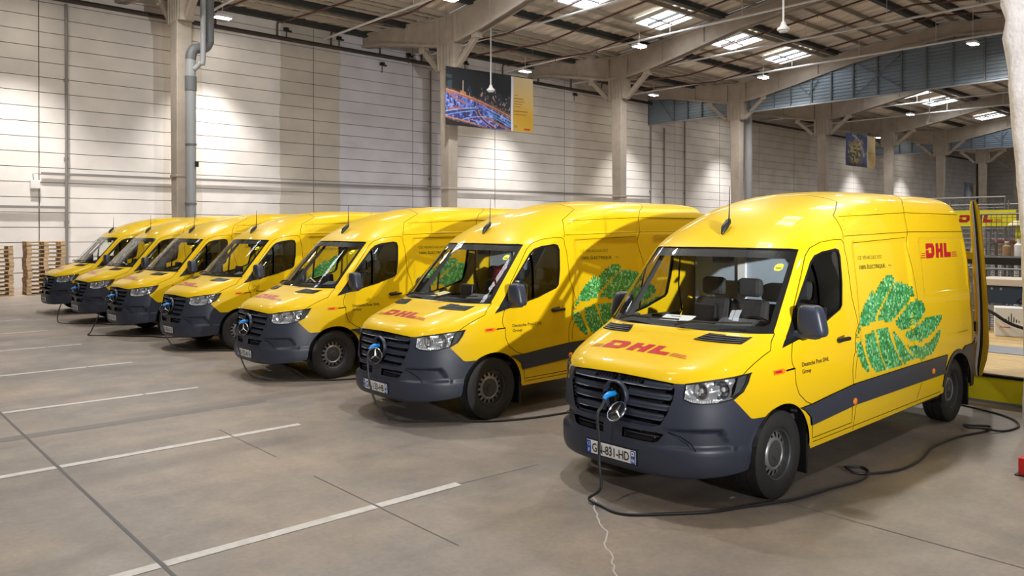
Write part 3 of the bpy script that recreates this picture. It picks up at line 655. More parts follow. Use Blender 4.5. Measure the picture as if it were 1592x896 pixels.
def PV(u, v):
    u = np.asarray(u, float); v = np.asarray(v, float); a = np.abs(u); sg = np.where(u < 0, -1.0, 1.0)
    w_ = WF(v); xk_, xr_ = x_k(v), x_rk(v); sd = xk_ - xr_
    xa, ya = front_x(a * w_, v), a * w_
    xb = xk_ - (a - KF); yb = side_y(xb, v)
    yc = np.clip(KR * w_ - (a - KF - sd), 0, None); xc = XR(v) + DR - DR * np.sqrt(np.maximum(0, 1 - (yc / w_) ** BR))
    A, B = a <= KF, a <= KF + sd
    x = np.where(A, xa, np.where(B, xb, xc)); y = np.where(A, ya, np.where(B, yb, yc))
    return np.stack([x, sg * y, Zf(v)], -1)
def base_n(u, v, e=2e-3, F=PV):
    n = np.cross(F(u + e, v) - F(u - e, v), F(u, np.minimum(v + e, 3.3)) - F(u, np.maximum(v - e, .2)))
    L = np.linalg.norm(n, axis=-1, keepdims=True); n = np.where(L > 1e-12, n / np.maximum(L, 1e-12), [0, 0, 1.0])
    p = PV(u, v); ref = np.stack([np.where(p[:, 0] > -1, p[:, 0] + 1.2, np.where(p[:, 0] < -4.3, p[:, 0] + 4.3, 0)), p[:, 1], np.where(p[:, 2] > 2.3, 3 * (p[:, 2] - 2.2), 0)], -1)
    return n * np.where((n * ref).sum(-1, keepdims=True) < 0, -1.0, 1.0)
def sstep(a, b, x):
    t = np.clip((x - a) / (b - a), 0, 1); return t * t * (3 - 2 * t)
def d_body(u, v):   # pressed panels in the cargo side, swage under the belt
    p = PV(u, v); x, z = p[:, 0], p[:, 2]; e = .05
    r1 = sstep(-1.40, -1.40 - e, x) * sstep(-2.72, -2.72 + e, x) * sstep(2.125, 2.125 - e, z) * sstep(.86, 1.0, z)
    r2 = sstep(-3.02, -3.02 - e, x) * sstep(-4.43, -4.43 + e, x) * sstep(2.145, 2.145 - e, z) * sstep(1.50, 1.50 + e, z)
    r3 = sstep(2.40, 2.37, z) * sstep(2.17, 2.21, z) * sstep(-1.30, -1.34, x) * sstep(-4.4, -4.3, x)
    side = (np.abs(u) > KF + .2)
    return -np.where(side, .019 * r1 + .022 * r2 + .008 * r3, 0)
def d_bump(u, v):   # scooped corner with a ledge, lower lip
    p = PV(u, v); a = np.abs(p[:, 1]); x, z = p[:, 0], p[:, 2]
    top = .655 - .15 * np.clip((.68 - x) / .13, 0, 1) ** 2
    s = sstep(top + .004, top - .03, z) * sstep(.475, .50, z) * sstep(.42, .62, a) * sstep(.50, .57, x)
    lip = sstep(.52, .47, z) * sstep(.25, .30, z)
    return -.042 * s + .012 * lip
def fpt(y, z):
    v = float(Vz(z)); return (y / float(WF(v)), v)
def spt(x, z):
    v = float(Vz(z)); xk_ = float(x_k(v))
    if x < xk_: return (KF + xk_ - x, v)
    return (float(side_y(np.array(x), v)) / float(WF(v)), v)
def poly(pts, step=.03, curve=False):   # pts: ('f',y,z) | ('s',x,z) | ('c',u,v), resampled in the surface's own coordinates
    q = [fpt(*p[1:]) if p[0] == 'f' else spt(*p[1:]) if p[0] == 's' else p[1:] for p in pts]
    out = []
    n = len(q)
    for i in range(n):
        a, b = q[i], q[(i + 1) % n]; k = max(1, int(math.hypot(b[0] - a[0], b[1] - a[1]) / step))
        for j in range(k): out.append((a[0] + (b[0] - a[0]) * j / k, a[1] + (b[1] - a[1]) * j / k))
    return out
def line_uv(pts, step=.03):
    q = [fpt(*p[1:]) if p[0] == 'f' else spt(*p[1:]) if p[0] == 's' else p[1:] for p in pts]; out = []
    for a, b in zip(q, q[1:]):
        k = max(1, int(math.hypot(b[0] - a[0], b[1] - a[1]) / step))
        for j in range(k): out.append((a[0] + (b[0] - a[0]) * j / k, a[1] + (b[1] - a[1]) * j / k))
    return out + [q[-1]]
def pip(P, loop):
    x, y = P[:, 0], P[:, 1]; ins = np.zeros(len(P), bool); L = np.array(loop); L2 = np.roll(L, -1, 0)
    for (x0, y0), (x1, y1) in zip(L, L2):
        if y0 == y1: continue
        c = ((y0 > y) != (y1 > y)) & (x < (x1 - x0) * (y - y0) / (y1 - y0) + x0); ins ^= c
    return ins
def surf_mesh(outer, holes=(), step=.05, off=0.0, disp=None, skirt=0.0, sides=(1,), mb=None, flat_v=1.0):
    loops = [outer] + list(holes); pts = []; edges = []
    for L in loops:
        b = len(pts); pts += L; edges += [(b + i, b + (i + 1) % len(L)) for i in range(len(L))]
    B = np.array(pts); lo, hi = B.min(0), B.max(0)
    gx = np.arange(lo[0] + step / 2, hi[0], step); gy = np.arange(lo[1] + step / 2, hi[1], step * flat_v)
    if len(gx) and len(gy):
        G = np.array([(x + (step / 2 if j % 2 else 0), y) for j, y in enumerate(gy) for x in gx])
        ok = pip(G, outer)
        for h_ in holes: ok &= ~pip(G, h_)
        G = G[ok]
        if len(G):
            keep = np.ones(len(G), bool)
            for c in range(0, len(G), 2000):
                d = ((G[c:c + 2000, None, :] - B[None]) ** 2).sum(-1).min(1); keep[c:c + 2000] = d > (step * .4) ** 2
            G = G[keep]; pts = pts + [tuple(g) for g in G]
    vs, _, fs, _, _, _ = delaunay_2d_cdt([Vector(p) for p in pts], edges, [], 0, 1e-7)
    V = np.array([tuple(p) for p in vs]); F = np.array([f for f in fs if len(f) == 3])
    c = V[F].mean(1); ok = pip(c, outer)
    for h_ in holes: ok &= ~pip(c, h_)
    F = F[ok]
    mb = mb or MB()
    if mb.n is None: mb.n = []
    for s in sides:
        u, v = V[:, 0] * s, V[:, 1]
        def Q(uu, vv):
            p = PV(uu, vv)
            if disp is None: return p
            return p + base_n(uu, vv) * disp(uu, vv)[:, None]
        P = Q(u, v); n0 = base_n(u, v); n = base_n(u, v, 4e-3, Q) if disp is not None else n0
        P = P + n0 * off
        # winding by normal
        A = P[F]; fn = np.cross(A[:, 1] - A[:, 0], A[:, 2] - A[:, 0]); flip = (fn * n[F[:, 0]]).sum(-1) < 0
        FF = F.copy(); FF[flip] = FF[flip][:, ::-1]
        b = len(mb.v); mb.add(P, FF.tolist()); mb.n += n.tolist()
        if skirt:
            for L in loops:
                La = np.array(L); uu, vv = La[:, 0] * s, La[:, 1]; p = Q(uu, vv); nn = base_n(uu, vv)
                t = np.roll(p, -1, 0) - np.roll(p, 1, 0); sn = np.cross(t, nn); sn /= np.maximum(np.linalg.norm(sn, axis=1, keepdims=True), 1e-9)
                k = len(L); base = len(mb.v)
                mb.add(np.concatenate([p + nn * off, p + nn * (off - skirt)]), [(i, (i + 1) % k, k + (i + 1) % k, k + i) for i in range(k)]); mb.n += sn.tolist() + sn.tolist()
    return mb
def strip_on(lines, wd, off=.002, sides=(1,), mb=None):
    mb = mb or MB()
    if mb.n is None: mb.n = []
    for L in lines:
        La = np.array(L)
        for s in sides:
            u, v = La[:, 0] * s, La[:, 1]; p = PV(u, v); n = base_n(u, v)
            t = np.gradient(p, axis=0); q = np.cross(n, t); q /= np.maximum(np.linalg.norm(q, axis=1, keepdims=True), 1e-9)
            k = len(L); A = p + q * wd / 2 + n * off; Bp = p - q * wd / 2 + n * off
            mb.add(np.concatenate([A, Bp]), [(i, i + 1, k + i + 1, k + i) if s > 0 else (k + i, k + i + 1, i + 1, i) for i in range(k - 1)]); mb.n += n.tolist() * 2
    return mb
def arc(cx, cz, r, a0, a1, n=14): return [('s', cx + r * math.cos(math.radians(a0 + (a1 - a0) * i / n)), cz + r * math.sin(math.radians(a0 + (a1 - a0) * i / n))) for i in range(n + 1)]

# ---- outlines (left half)
HLT = [('f', .605, 1.0), ('f', .72, 1.024), ('s', .50, 1.053), ('s', .43, 1.064), ('s', .351, 1.075)]
HLB = [('s', .40, 1.0), ('s', .456, .933), ('s', .546, .881), ('f', .80, .853), ('f', .724, .847), ('f', .66, .855), ('f', .607, .88)]
HL = poly(HLT + HLB)
GR = [('f', .0, 1.018), ('f', .30, 1.012), ('f', .48, 1.002), ('f', .525, .99), ('f', .543, .95), ('f', .54, .885), ('f', .50, .76), ('f', .455, .675), ('f', .40, .652), ('f', 0, .645)]
ARC_F = arc(0, .37, .42, 55.8, 180)
HOODSEAM = [('s', .43, 1.064), ('s', .30, 1.135), ('s', .17, 1.190), ('s', .084, 1.222), ('s', .02, 1.29), ('f', .885, 1.345)]
VB = .345
WSB = [('f', 0, 1.348), ('f', .5, 1.349), ('f', .80, 1.356), ('f', .872, 1.366)]
WST = [('f', .776, 2.038), ('f', .72, 2.046), ('f', 0, 2.052)]
uend = lambda v: float(KF + x_k(v) - x_rk(v) + KR * WF(v))
ARC_R = arc(-3.93, .37, .43, 8, 172)
BUMPEDGE = [('s', .546, .881), ('s', .47, .80), ('s', .40, .726), ('s', .37, .716), ('s', .236, .717)]
body_out = ([('c', 0, 3.3), ('f', 0, 2.052)] + WST[::-1][1:] + [('f', .872, 1.366)] + HOODSEAM[::-1] + HLT[4:] + HLB[:3] + BUMPEDGE[1:]
            + ARC_F + [('s', -.432, .36), ('s', -.435, .345), ('s', -1.5, .358), ('s', -3.34, .387)] + [('s', -3.50, .40)] + ARC_R + [('s', -4.37, .43), ('s', -4.55, .43)]
            + [('c', uend(v), v) for v in (.43, .7, 1.0, 1.4, 1.8, 2.1, 2.28, 2.4, 2.5, 2.6, 2.7, 2.85, 3.05, 3.18, 3.29)])
BODY = poly(body_out, .04)
DOOR = poly([('s', -.172, 1.26), ('s', -.165, 1.05), ('s', -.172, .93), ('s', -.22, .84), ('s', -.34, .76), ('s', -.455, .72), ('s', -.462, .43), ('s', -1.215, .44), ('s', -1.225, .79), ('s', -1.29, 1.10),
             ('s', -1.30, 1.25), ('s', -1.275, 1.60), ('s', -1.255, 1.95), ('s', -1.235, 2.09), ('s', -1.19, 2.125), ('s', -1.06, 2.123), ('s', -.88, 2.10), ('s', -.74, 2.05), ('s', -.655, 1.98), ('s', -.50, 1.79), ('s', -.33, 1.58), ('s', -.21, 1.40)], .03)
WIN = poly([('s', -.10, 1.262), ('s', -.14, 1.33), ('s', -.30, 1.53), ('s', -.50, 1.75), ('s', -.665, 1.93), ('s', -.735, 1.985), ('s', -.84, 2.02), ('s', -1.05, 2.045), ('s', -1.115, 2.03), ('s', -1.135, 1.97), ('s', -1.115, 1.72), ('s', -1.075, 1.53), ('s', -1.03, 1.49), ('s', -.80, 1.42), ('s', -.73, 1.395), ('s', -.50, 1.345), ('s', -.24, 1.285)], .03)
WIN[0] = WIN[0]
HOOD = poly([('f', 0, 1.02), ('f', .30, 1.014), ('f', .48, 1.004), ('f', .535, .998)] + HLT[:4] + HOODSEAM[1:] + [('f', .5, 1.342), ('f', 0, 1.342)], .03)
COWL = poly([('f', 0, 1.342), ('f', .5, 1.342), ('f', .885, 1.345), ('f', .872, 1.366), ('f', .80, 1.356), ('f', .5, 1.349), ('f', 0, 1.348)], .03)
WS = poly(WSB + WST, .04)
FR_IN = poly([('f', 0, 1.40), ('f', .5, 1.402), ('f', .80, 1.41), ('f', .825, 1.43), ('f', .755, 1.94), ('f', .73, 1.965), ('f', .3, 1.972), ('f', 0, 1.972)], .04)
LOWG = [('f', .10, .600), ('f', .43, .608), ('f', .478, .60), ('f', .44, .54), ('f', .40, .527), ('f', .10, .523)]
LOWGP = poly(LOWG)
BUMP = poly([('f', 0, .645)] + GR[::-1][1:][:-3] + [('f', .535, .998), ('f', .605, 1.0)] + HLB[::-1][:5] + BUMPEDGE[1:] +
            [('s', .31, .655), ('s', .37, .57), ('s', .405, .47), ('s', .42, .38), ('s', .435, .33), ('s', .50, .315), ('f', .84, .30), ('f', .75, .285), ('f', .6, .27), ('f', .3, .262), ('f', 0, .262)], .03)
MOULD = poly([('s', -.235, .722), ('s', -.44, .728), ('s', -.80, .76), ('s', -1.25, .794), ('s', -2.4, .81), ('s', -3.58, .818), ('s', -3.52, .70), ('s', -3.51, .613), ('s', -2.4, .606), ('s', -1.25, .597), ('s', -.43, .545), ('s', -.41, .62), ('s', -.33, .68)], .04)
REARC = poly([('s', -4.36, .36), ('s', -4.352, .44), ('s', -4.31, .58), ('s', -4.18, .735), ('s', -4.05, .81), ('s', -4.15, .86), ('s', -4.4, .87), ('s', -4.54, .90)] + [('c', uend(v) - .02, v) for v in (.90, .7, .5, .36)], .04)
ARCLIP = poly(arc(-3.93, .37, .475, 12, 140) + arc(-3.93, .37, .43, 140, 12), .04)

LEAF = [[(-1.3,1.22),(-1.44,1.29),(-1.58,1.31),(-1.72,1.45),(-1.79,1.63),(-1.62,1.54),(-1.46,1.39)],
 [(-1.59,1.3),(-1.79,1.34),(-1.84,1.41),(-2.03,1.53),(-2.31,1.69),(-2.31,1.74),(-2.14,1.76),(-1.96,1.69),(-1.78,1.56),(-1.68,1.44)],
 [(-1.85,1.33),(-2.13,1.3),(-2.28,1.34),(-2.57,1.45),(-2.72,1.53),(-2.72,1.62),(-2.42,1.68),(-2.28,1.66),(-2.07,1.53),(-1.91,1.42)],
 [(-2.23,1.28),(-2.37,1.2),(-2.52,1.19),(-2.78,1.25),(-2.98,1.33),(-3.0,1.39),(-2.92,1.46),(-2.76,1.48),(-2.59,1.43),(-2.35,1.32)],
 [(-2.45,1.14),(-2.62,1.05),(-2.85,1.04),(-3.09,1.08),(-3.35,1.17),(-3.47,1.26),(-3.27,1.28),(-3.02,1.27),(-2.77,1.21),(-2.56,1.16)],
 [(-2.53,1.02),(-2.84,.98),(-3.08,1.0),(-3.42,1.13),(-3.33,.99),(-3.18,.89),(-2.94,.85),(-2.68,.86)],
 [(-1.3,1.15),(-1.46,1.18),(-1.51,1.03),(-1.58,.89),(-1.56,.85),(-1.43,.94),(-1.32,1.05)],
 [(-1.54,1.21),(-1.74,1.24),(-1.8,1.11),(-1.89,.92),(-1.93,.83),(-1.75,.83),(-1.62,.92),(-1.55,1.07)],
 [(-1.8,1.26),(-2.06,1.24),(-2.14,1.1),(-2.26,.95),(-2.33,.85),(-1.97,.84),(-1.87,1.02)],
 [(-2.14,1.22),(-2.28,1.15),(-2.48,1.0),(-2.66,.87),(-2.39,.85),(-2.3,.94),(-2.21,1.09)]]
LEAF_TILE = .027
GREENS = [(.012, .22, .045), (.02, .30, .07), (.05, .38, .10), (.14, .52, .20), (.30, .66, .32), (.008, .15, .04), (.02, .26, .05)]
def leaf_mb():
    mb = MB(); mb.n = []; st = LEAF_TILE
    X, Z = np.meshgrid(np.arange(-3.55, -1.25, st), np.arange(.8, 1.8, st)); G = np.stack([X.ravel(), Z.ravel()], -1)
    G[:, 0] += np.where((np.round(G[:, 1] / st).astype(int) % 2) == 0, st / 2, 0)
    for L in LEAF:
        Q = G[pip(G, L)]
        for x, z in Q:
            a = random.uniform(0, PI); tri = random.random() < .6
            cs = [(x - (.76 * st) * math.cos(a + 2 * PI * i / 4), z + (.76 * st) * math.sin(a + 2 * PI * i / 4)) for i in range(4)]
            xs = np.array([c[0] for c in cs]); vv = Vz(np.array([c[1] for c in cs])); ys = side_y(xs, vv)
            uu = KF + x_k(vv) - xs; n = base_n(uu, vv); p = np.stack([xs, ys, [c[1] for c in cs]], -1) + n * (.002 + random.uniform(0, .0012) + d_body(uu, vv)[:, None])
            c0 = random.choice(GREENS); k = random.uniform(.8, 1.2)
            if tri:
                mb.add(p, [(0, 1, 2)], 0, tuple(min(1, t * k) for t in c0)); c1 = random.choice(GREENS); mb.add(p, [(0, 2, 3)], 0, c1); mb.n += n.tolist() * 2
            else: mb.add(p, [(0, 1, 2, 3)], 0, tuple(min(1, t * k) for t in c0)); mb.n += n.tolist()
    return mb
def text_shape(body, size=1.0, bold=False):
    cu = bpy.data.curves.new('lettering', 'FONT'); cu.body = body; cu.size = size; cu.resolution_u = 3
    if bold: cu.offset = .012 * size
    o = bpy.data.objects.new('lettering', cu); COL.objects.link(o); bpy.context.view_layer.update()
    me = o.evaluated_get(bpy.context.evaluated_depsgraph_get()).to_mesh()
    V = np.array([v.co[:] for v in me.vertices]); F = [tuple(p.vertices) for p in me.polygons]
    o.evaluated_get(bpy.context.evaluated_depsgraph_get()).to_mesh_clear()
    bpy.data.objects.remove(o); bpy.data.curves.remove(cu); return V, F
def text_side(mb, body, x0, x1, z0, z1, bold=False, off=.003):   # text on the left flank, read from nose to tail
    V, F = text_shape(body, 1, bold); a = V[:, 0].min(); b = V[:, 0].max(); c, d = 0, .70
    x = x0 + (V[:, 0] - a) / (b - a) * (x1 - x0); z = z0 + (V[:, 1] - c) / (d - c) * (z1 - z0); vv = Vz(z); u = KF + x_k(vv) - x
    n = base_n(u, vv); p = np.stack([x, side_y(x, vv), z], -1) + n * (off + d_body(u, vv)[:, None])
    if mb.n is None: mb.n = []
    mb.add(p, F); mb.n += n.tolist(); return mb
def sl(pts, k=.22): return [(x + k * y, y) for x, y in pts]
LOGO = [(sl([(0, 0), (1.22, 0), (1.56, .28), (1.56, .74), (1.30, 1), (0, 1), (0, .62), (.45, .62), (.45, .70), (1.02, .70), (1.02, .34), (.50, .34), (.50, .55), (0, .55)]), ()),
        (sl([(1.85, 0), (2.37, 0), (2.37, .37), (2.68, .37), (2.68, 0), (3.20, 0), (3.20, 1), (2.68, 1), (2.68, .63), (2.37, .63), (2.37, 1), (1.85, 1)]), ()),
        (sl([(3.42, 0), (4.75, 0), (4.75, .36), (3.94, .36), (3.94, 1), (3.42, 1)]), ())] + \
       [(sl([(a, b), (c, b), (c, b + .06), (a, b + .06)]), ()) for b, a, c in ((.03, -.95, -.14), (.17, -.88, -.14), (.31, -.80, -.14), (.03, 4.92, 6.05), (.17, 4.92, 5.95), (.31, 4.92, 5.85))]
def logo_uv(fn):
    out = []
    for P_, _ in LOGO: out.append([fn(a + (c - a) * j / 6, b + (d - b) * j / 6) for (a, b), (c, d) in zip(P_, P_[1:] + P_[:1]) for j in range(6)])
    return out
_vs = np.linspace(1.0, 1.345, 400)
def hood_uv(x, y):
    fx = front_x(y, _vs); v = float(np.interp(-x, -fx, _vs)); return (y / float(WF(v)), v)

def plate_mesh(parent, code, dept):
    e = empty('number_plate', (.990, 0, .382), 0, parent); e.rotation_euler = (0, math.radians(3), 0)
    MB().box((0, 0, 0), (.012, .54, .125)).obj('plate_holder', M['black'], e)
    MB().box((.008, 0, 0), (.008, .52, .11)).obj('plate_board', M['white'], e, bevel=.003)
    for s, nm in ((-1, 'country_band'), (1, 'region_band')): MB().box((.0125, s * .236, 0), (.002, .045, .106)).obj(nm, M['plateblue'], e)
    m = MB(); V, F = text_shape(code, 1, True); a, b = V[:, 0].min(), V[:, 0].max()
    m.add([(.0145, -.198 + (p[0] - a) / (b - a) * .396, -.036 + p[1] / .70 * .072) for p in V], F); tag(m.obj('plate_lettering', M['blackprint'], e, fix=False), kind='stuff')
    m = MB(); V, F = text_shape(dept, 1, True); a, b = V[:, 0].min(), V[:, 0].max()
    m.add([(.0145, .219 + (p[0] - a) / (b - a) * .034, -.045 + p[1] / .70 * .034) for p in V], F)
    V, F = text_shape('F', 1, True); a, b = V[:, 0].min(), V[:, 0].max()
    m.add([(.0145, -.246 + (p[0] - a) / (b - a) * .018, -.042 + p[1] / .70 * .026) for p in V], F)
    for k in range(12): m.box((.0145, -.236 + .013 * math.cos(k * PI / 6), .022 + .013 * math.sin(k * PI / 6)), (.001, .004, .004))
    tag(m.obj('band_lettering', M['white'], e, fix=False), kind='stuff')
    MB().box((.0148, .236, .028), (.001, .03, .034)).obj('region_badge', M['white'], e); MB().box((.0152, .236, .028), (.001, .014, .014)).obj('badge_mark', M['red'], e)
    return e

def build_van():
    root = empty('delivery_van')
    both = (1, -1)
    b = surf_mesh(BODY, [DOOR], .030, 0, d_body, 0, both).obj('body_shell', M['yellow'], root, fix=False)
    # doors with windows
    for s, nm in ((1, 'front_door'), (-1, 'front_door')):
        d = surf_mesh(DOOR, [WIN], .045, 0, None, .02, (s,)).obj(nm, M['yellow'], root, fix=False)
        WIN2 = poly_shrink(WIN, .022)
        surf_mesh(WIN, [WIN2], .05, .002, None, .006, (s,)).obj('window_rubber', M['trim'], d, fix=False)
        surf_mesh(WIN, [], .06, -.006, None, 0, (s,)).obj('side_window', M['sideglass'], d, fix=False)
        strip_on([line_uv([('s', -.62, 1.37), ('s', -.665, 1.92)])], .032, .001, (s,)).obj('window_divider', M['trim'], d, fix=False)
        surf_mesh(poly([('s', -.045, 1.235), ('s', -.14, 1.33), ('s', -.33, 1.55), ('s', -.335, 1.30), ('s', -.24, 1.285)]), [], .04, .006, None, .012, (s,)).obj('mirror_triangle', M['trim'], d, fix=False)
        hm = MB(); y0 = s * 1.018
        hm.box((-1.03, y0, 1.222), (.235, .03, .036)).obj('door_handle', M['black'], d, bevel=.012)
        surf_mesh(poly([('s', -.93, 1.245), ('s', -1.07, 1.26), ('s', -1.08, 1.20), ('s', -.95, 1.19)]), [], .03, .001, None, 0, (s,)).obj('handle_dish', M['seam'], d, fix=False)
    surf_mesh(HOOD, [], .035, 0, None, 0, both).obj('hood', M['yellow'], root, fix=False)
    hood = root.children[-1]
    surf_mesh(COWL, [], .03, .0, None, .015, both).obj('cowl', M['trim'], root, fix=False)
    surf_mesh(BUMP, [LOWGP], .028, .004, d_bump, .03, both).obj('front_bumper', M['dark'], root, fix=False); bump = root.children[-1]
    lg = poly([('f', .095, .603), ('f', .43, .612), ('f', .485, .60), ('f', .445, .537), ('f', .40, .522), ('f', .095, .52)])
    [surf_mesh(lg, [], .04, -.05, None, -.05, (s,)).obj('lower_air_intake', M['gapblack'], bump, fix=False) for s in both]
    MB().box((.895, .30, .558), (.02, .17, .022)).obj('intake_bracket', M['chrome'], bump)
    MB().box((.90, .24, .575), (.03, .03, .05)).obj('intake_bracket', M['steel'], bump)
    surf_mesh(poly([('f', .10, .566), ('f', .44, .566), ('f', .445, .578), ('f', .10, .578)]), [], .04, -.03, None, .02, (1,)).obj('intake_slat', M['dark'], bump, fix=False)
    surf_mesh(poly([('f', .10, .566), ('f', .44, .566), ('f', .445, .578), ('f', .10, .578)]), [], .04, -.03, None, .02, (-1,)).obj('intake_slat', M['dark'], bump, fix=False)
    strip_on([line_uv([('f', .52, .625), ('f', .60, .60), ('f', .67, .55), ('f', .70, .49)])], .006, .006, (1,)).obj('bumper_groove', M['black'], bump, fix=False)
    strip_on([line_uv([('f', .52, .625), ('f', .60, .60), ('f', .67, .55), ('f', .70, .49)])], .006, .006, (-1,)).obj('bumper_groove', M['black'], bump, fix=False)
    # grille
    g = empty('grille', (0, 0, 0), 0, root)
    surf_mesh(poly(GR), [], .05, -.07, None, -.07, both).obj('grille_backing', M['gapblack'], g, fix=False)
    def bar_(z0, z1, y0, y1): return poly([('f', y0, z0), ('f', y1 - .02, z0 - .002), ('f', y1, (z0 + z1) / 2), ('f', y1 - .005, z1 - .004), ('f', y0, z1)])
    for z0, z1, y1 in ((.948, 1.012, .535), (.866, .922, .532), (.782, .838, .512), (.700, .756, .475), (.648, .672, .43)):
        for s in both: surf_mesh(bar_(z0, z1, 0.0 if z0 > .94 or z0 < .66 else .10, y1), [], .04, -.012 if z0 < .94 else -.004, lambda u, v, z0=z0, z1=z1: -.028 * (np.abs((Zf(v) - (z0 + z1) / 2) / (z1 - z0) * 2) ** 3) * (Zf(v) > z0), .035, (s,)).obj('grille_slat', M['dark'], g, fix=False)
    rm = MB().lathe([(.128, .92), (.128, .950), (.123, .957), (.112, .957), (.107, .950), (.107, .90)], (0, 0, .838), 'X', 40); rm.obj('badge_ring', M['dark'], g, smooth=True)
    MB().lathe([(0.0, .905), (.107, .905)], (0, 0, .838), 'X', 30).obj('charging_socket_recess', M['gapblack'], g)
    sk = MB().lathe([(.0, .925), (.034, .925), (.036, .905)], (0, .0, .832), 'X', 20); sk.obj('charging_socket', M['black'], g, smooth=True)
    MB().lathe([(0, .93), (.006, .93)], (0, -.045, .885), 'X', 8).obj('status_light', M['chrome'], g)
    # three-pointed star on the flap
    st = empty('star_emblem', (1.0, .045, .735), 0, root)
    ring = MB()
    for k in range(1): ring.lathe([(.093, -.006), (.097, .004), (.092, .012), (.086, .012), (.083, .004), (.086, -.006)], (0, 0, 0), 'X', 44, close=True)
    for k in range(3):
        a = PI / 2 + k * 2 * PI / 3; tip = Vector((.006, math.cos(a), math.sin(a))) * .087; tip.x = .006
        p1 = Vector((.004, math.cos(a + PI / 3) * .0155, math.sin(a + PI / 3) * .0155)); p2 = Vector((.004, math.cos(a - PI / 3) * .0155, math.sin(a - PI / 3) * .0155)); ap = Vector((.016, 0, 0)); bk = Vector((-.004, 0, 0))
        ring.add([tip, p1, p2, ap, bk], [(0, 1, 3), (0, 3, 2), (0, 4, 1), (0, 2, 4)])
    ring.obj('star_ring', M['chrome'], st, smooth=30)
    MB().lathe([(0, -.012), (.088, -.012), (.094, -.004), (.080, -.004), (0, -.006)], (0, 0, 0), 'X', 36).obj('flap_disc', M['black'], st, smooth=30)
    # headlamps
    for s in both:
        h = empty('headlamp', (0, 0, 0), 0, root)
        surf_mesh(HL, [], .05, -.075, lambda u, v: .022 * np.sin(u * 30) * np.sin(v * 45), -.075, (s,)).obj('lamp_housing', M['lamp'], h, fix=False)
        surf_mesh(poly([('s', .46, 1.045), ('s', .358, 1.068), ('s', .40, 1.0), ('s', .455, .94), ('s', .53, .895), ('s', .50, .96)]), [], .03, -.03, None, .04, (s,)).obj('indicator_pod', M['interior'], h, fix=False)
        for (y, z, r) in ((.69, .945, .062), (.80, .955, .070)):
            x = float(front_x(y, Vz(z))) - .05
            MB().lathe([(r, .0), (r * .95, -.018), (r * .6, -.045), (0, -.06)], (x, s * y, z), 'X', 28).obj('reflector_bowl', M['chrome'], h, smooth=60)
            MB().lathe([(r + .006, -.01), (r + .006, .004), (r - .002, .004), (r - .002, -.01)], (x, s * y, z), 'X', 28, close=True).obj('bowl_rim', M['steel'], h, smooth=60)
            MB().lathe([(0, -.01), (.018, -.014), (.02, -.05)], (x, s * y, z), 'X', 14).obj('bulb_cap', M['white'], h, smooth=60)
        for k in range(14):
            t = k / 13; y = .625 + .17 * t
            p = Vector((float(front_x(y, Vz(.872))) - .022, s * y, .872 - .012 * math.sin(t * PI)))
            MB().box(p, (.01, .008, .026)).obj('light_strip_segment', M['white'], h)
        surf_mesh(HL, [], .05, .003, None, .008, (s,)).obj('lamp_lens', M['lens'], h, fix=False)
        surf_mesh(HL, [poly_shrink(HL, .011)], .05, .005, None, .004, (s,)).obj('lens_rim', M['trim'], h, fix=False)
    # windscreen
    ws = surf_mesh(WS, [], .035, 0, None, 0, both).obj('windscreen', M['glass'], root, fix=False)
    surf_mesh(WS, [FR_IN], .04, -.014, None, 0, both).obj('screen_border', M['trim'], ws, fix=False)
    surf_mesh(poly([('f', .675, 1.865), ('f', .690, 1.85), ('f', .722, 1.85), ('f', .735, 1.865), ('f', .735, 1.895), ('f', .72, 1.91), ('f', .69, 1.91), ('f', .675, 1.895)], .02), [], .04, .004, None, 0, (1,)).obj('round_sticker', M['stick'], ws, fix=False)
    surf_mesh(poly([('f', .685, 1.868), ('f', .728, 1.868), ('f', .728, 1.876), ('f', .685, 1.876)], .02), [], .04, .006, None, 0, (1,)).obj('sticker_mark', M['blackprint'], ws, fix=False)
    for y0, z0, y1, z1 in ((-.62, 1.375, .06, 1.388), (.05, 1.372, .72, 1.405)):
        wv = empty('wiper', (0, 0, 0), 0, root); A = [PV(np.array([y / .98]), np.array([z]))[0] + np.array([.02, 0, .025]) for y, z in ((y0, z0), ((y0 + y1) / 2, (z0 + z1) / 2), (y1, z1))]
        MB().tube(A, .008, 6).obj('wiper_blade', M['black'], wv); MB().tube([A[0] + np.array([.03, 0, -.03]), (A[1] + A[0]) / 2 + np.array([.02, 0, .01]), A[1]], .010, 6).obj('wiper_arm', M['black'], wv)
    # hood vents, logos
    for s in both:
        vt = [('f', s * 0 + .352, 1.282), ('f', .745, 1.272), ('f', .765, 1.318), ('f', .405, 1.327)]
        v_ = surf_mesh(poly(vt), [], .03, .004, None, .006, (s,)).obj('hood_vent', M['trim'], hood, fix=False)
        for k in range(4):
            z = 1.279 + k * .0115; surf_mesh(poly([('f', .375 + k * .012, z), ('f', .735 + k * .004, z - .006), ('f', .735 + k * .004, z - .002), ('f', .375 + k * .012, z + .004)]), [], .04, .010, None, .006, (s,)).obj('vent_louver', M['hub'], v_, fix=False)
    lm = MB()
    for L in logo_uv(lambda a, c: hood_uv(.655 - .135 * c, -.40 + .147 * a + .0 * c)): surf_mesh([(u, v) for u, v in L], [], .04, .002, None, 0, (1,), lm)
    lm.obj('hood_lettering', M['red'], hood, fix=False)
    # moulding, rear corner, arch lip, sills
    mos = [surf_mesh(MOULD, [], .05, .016, None, .018, (s,)).obj('side_moulding', M['dark'], root, fix=False) for s in both]
    for s in both: surf_mesh(REARC, [], .05, .012, None, .014, (s,)).obj('rear_bumper_corner', M['dark'], root, fix=False)
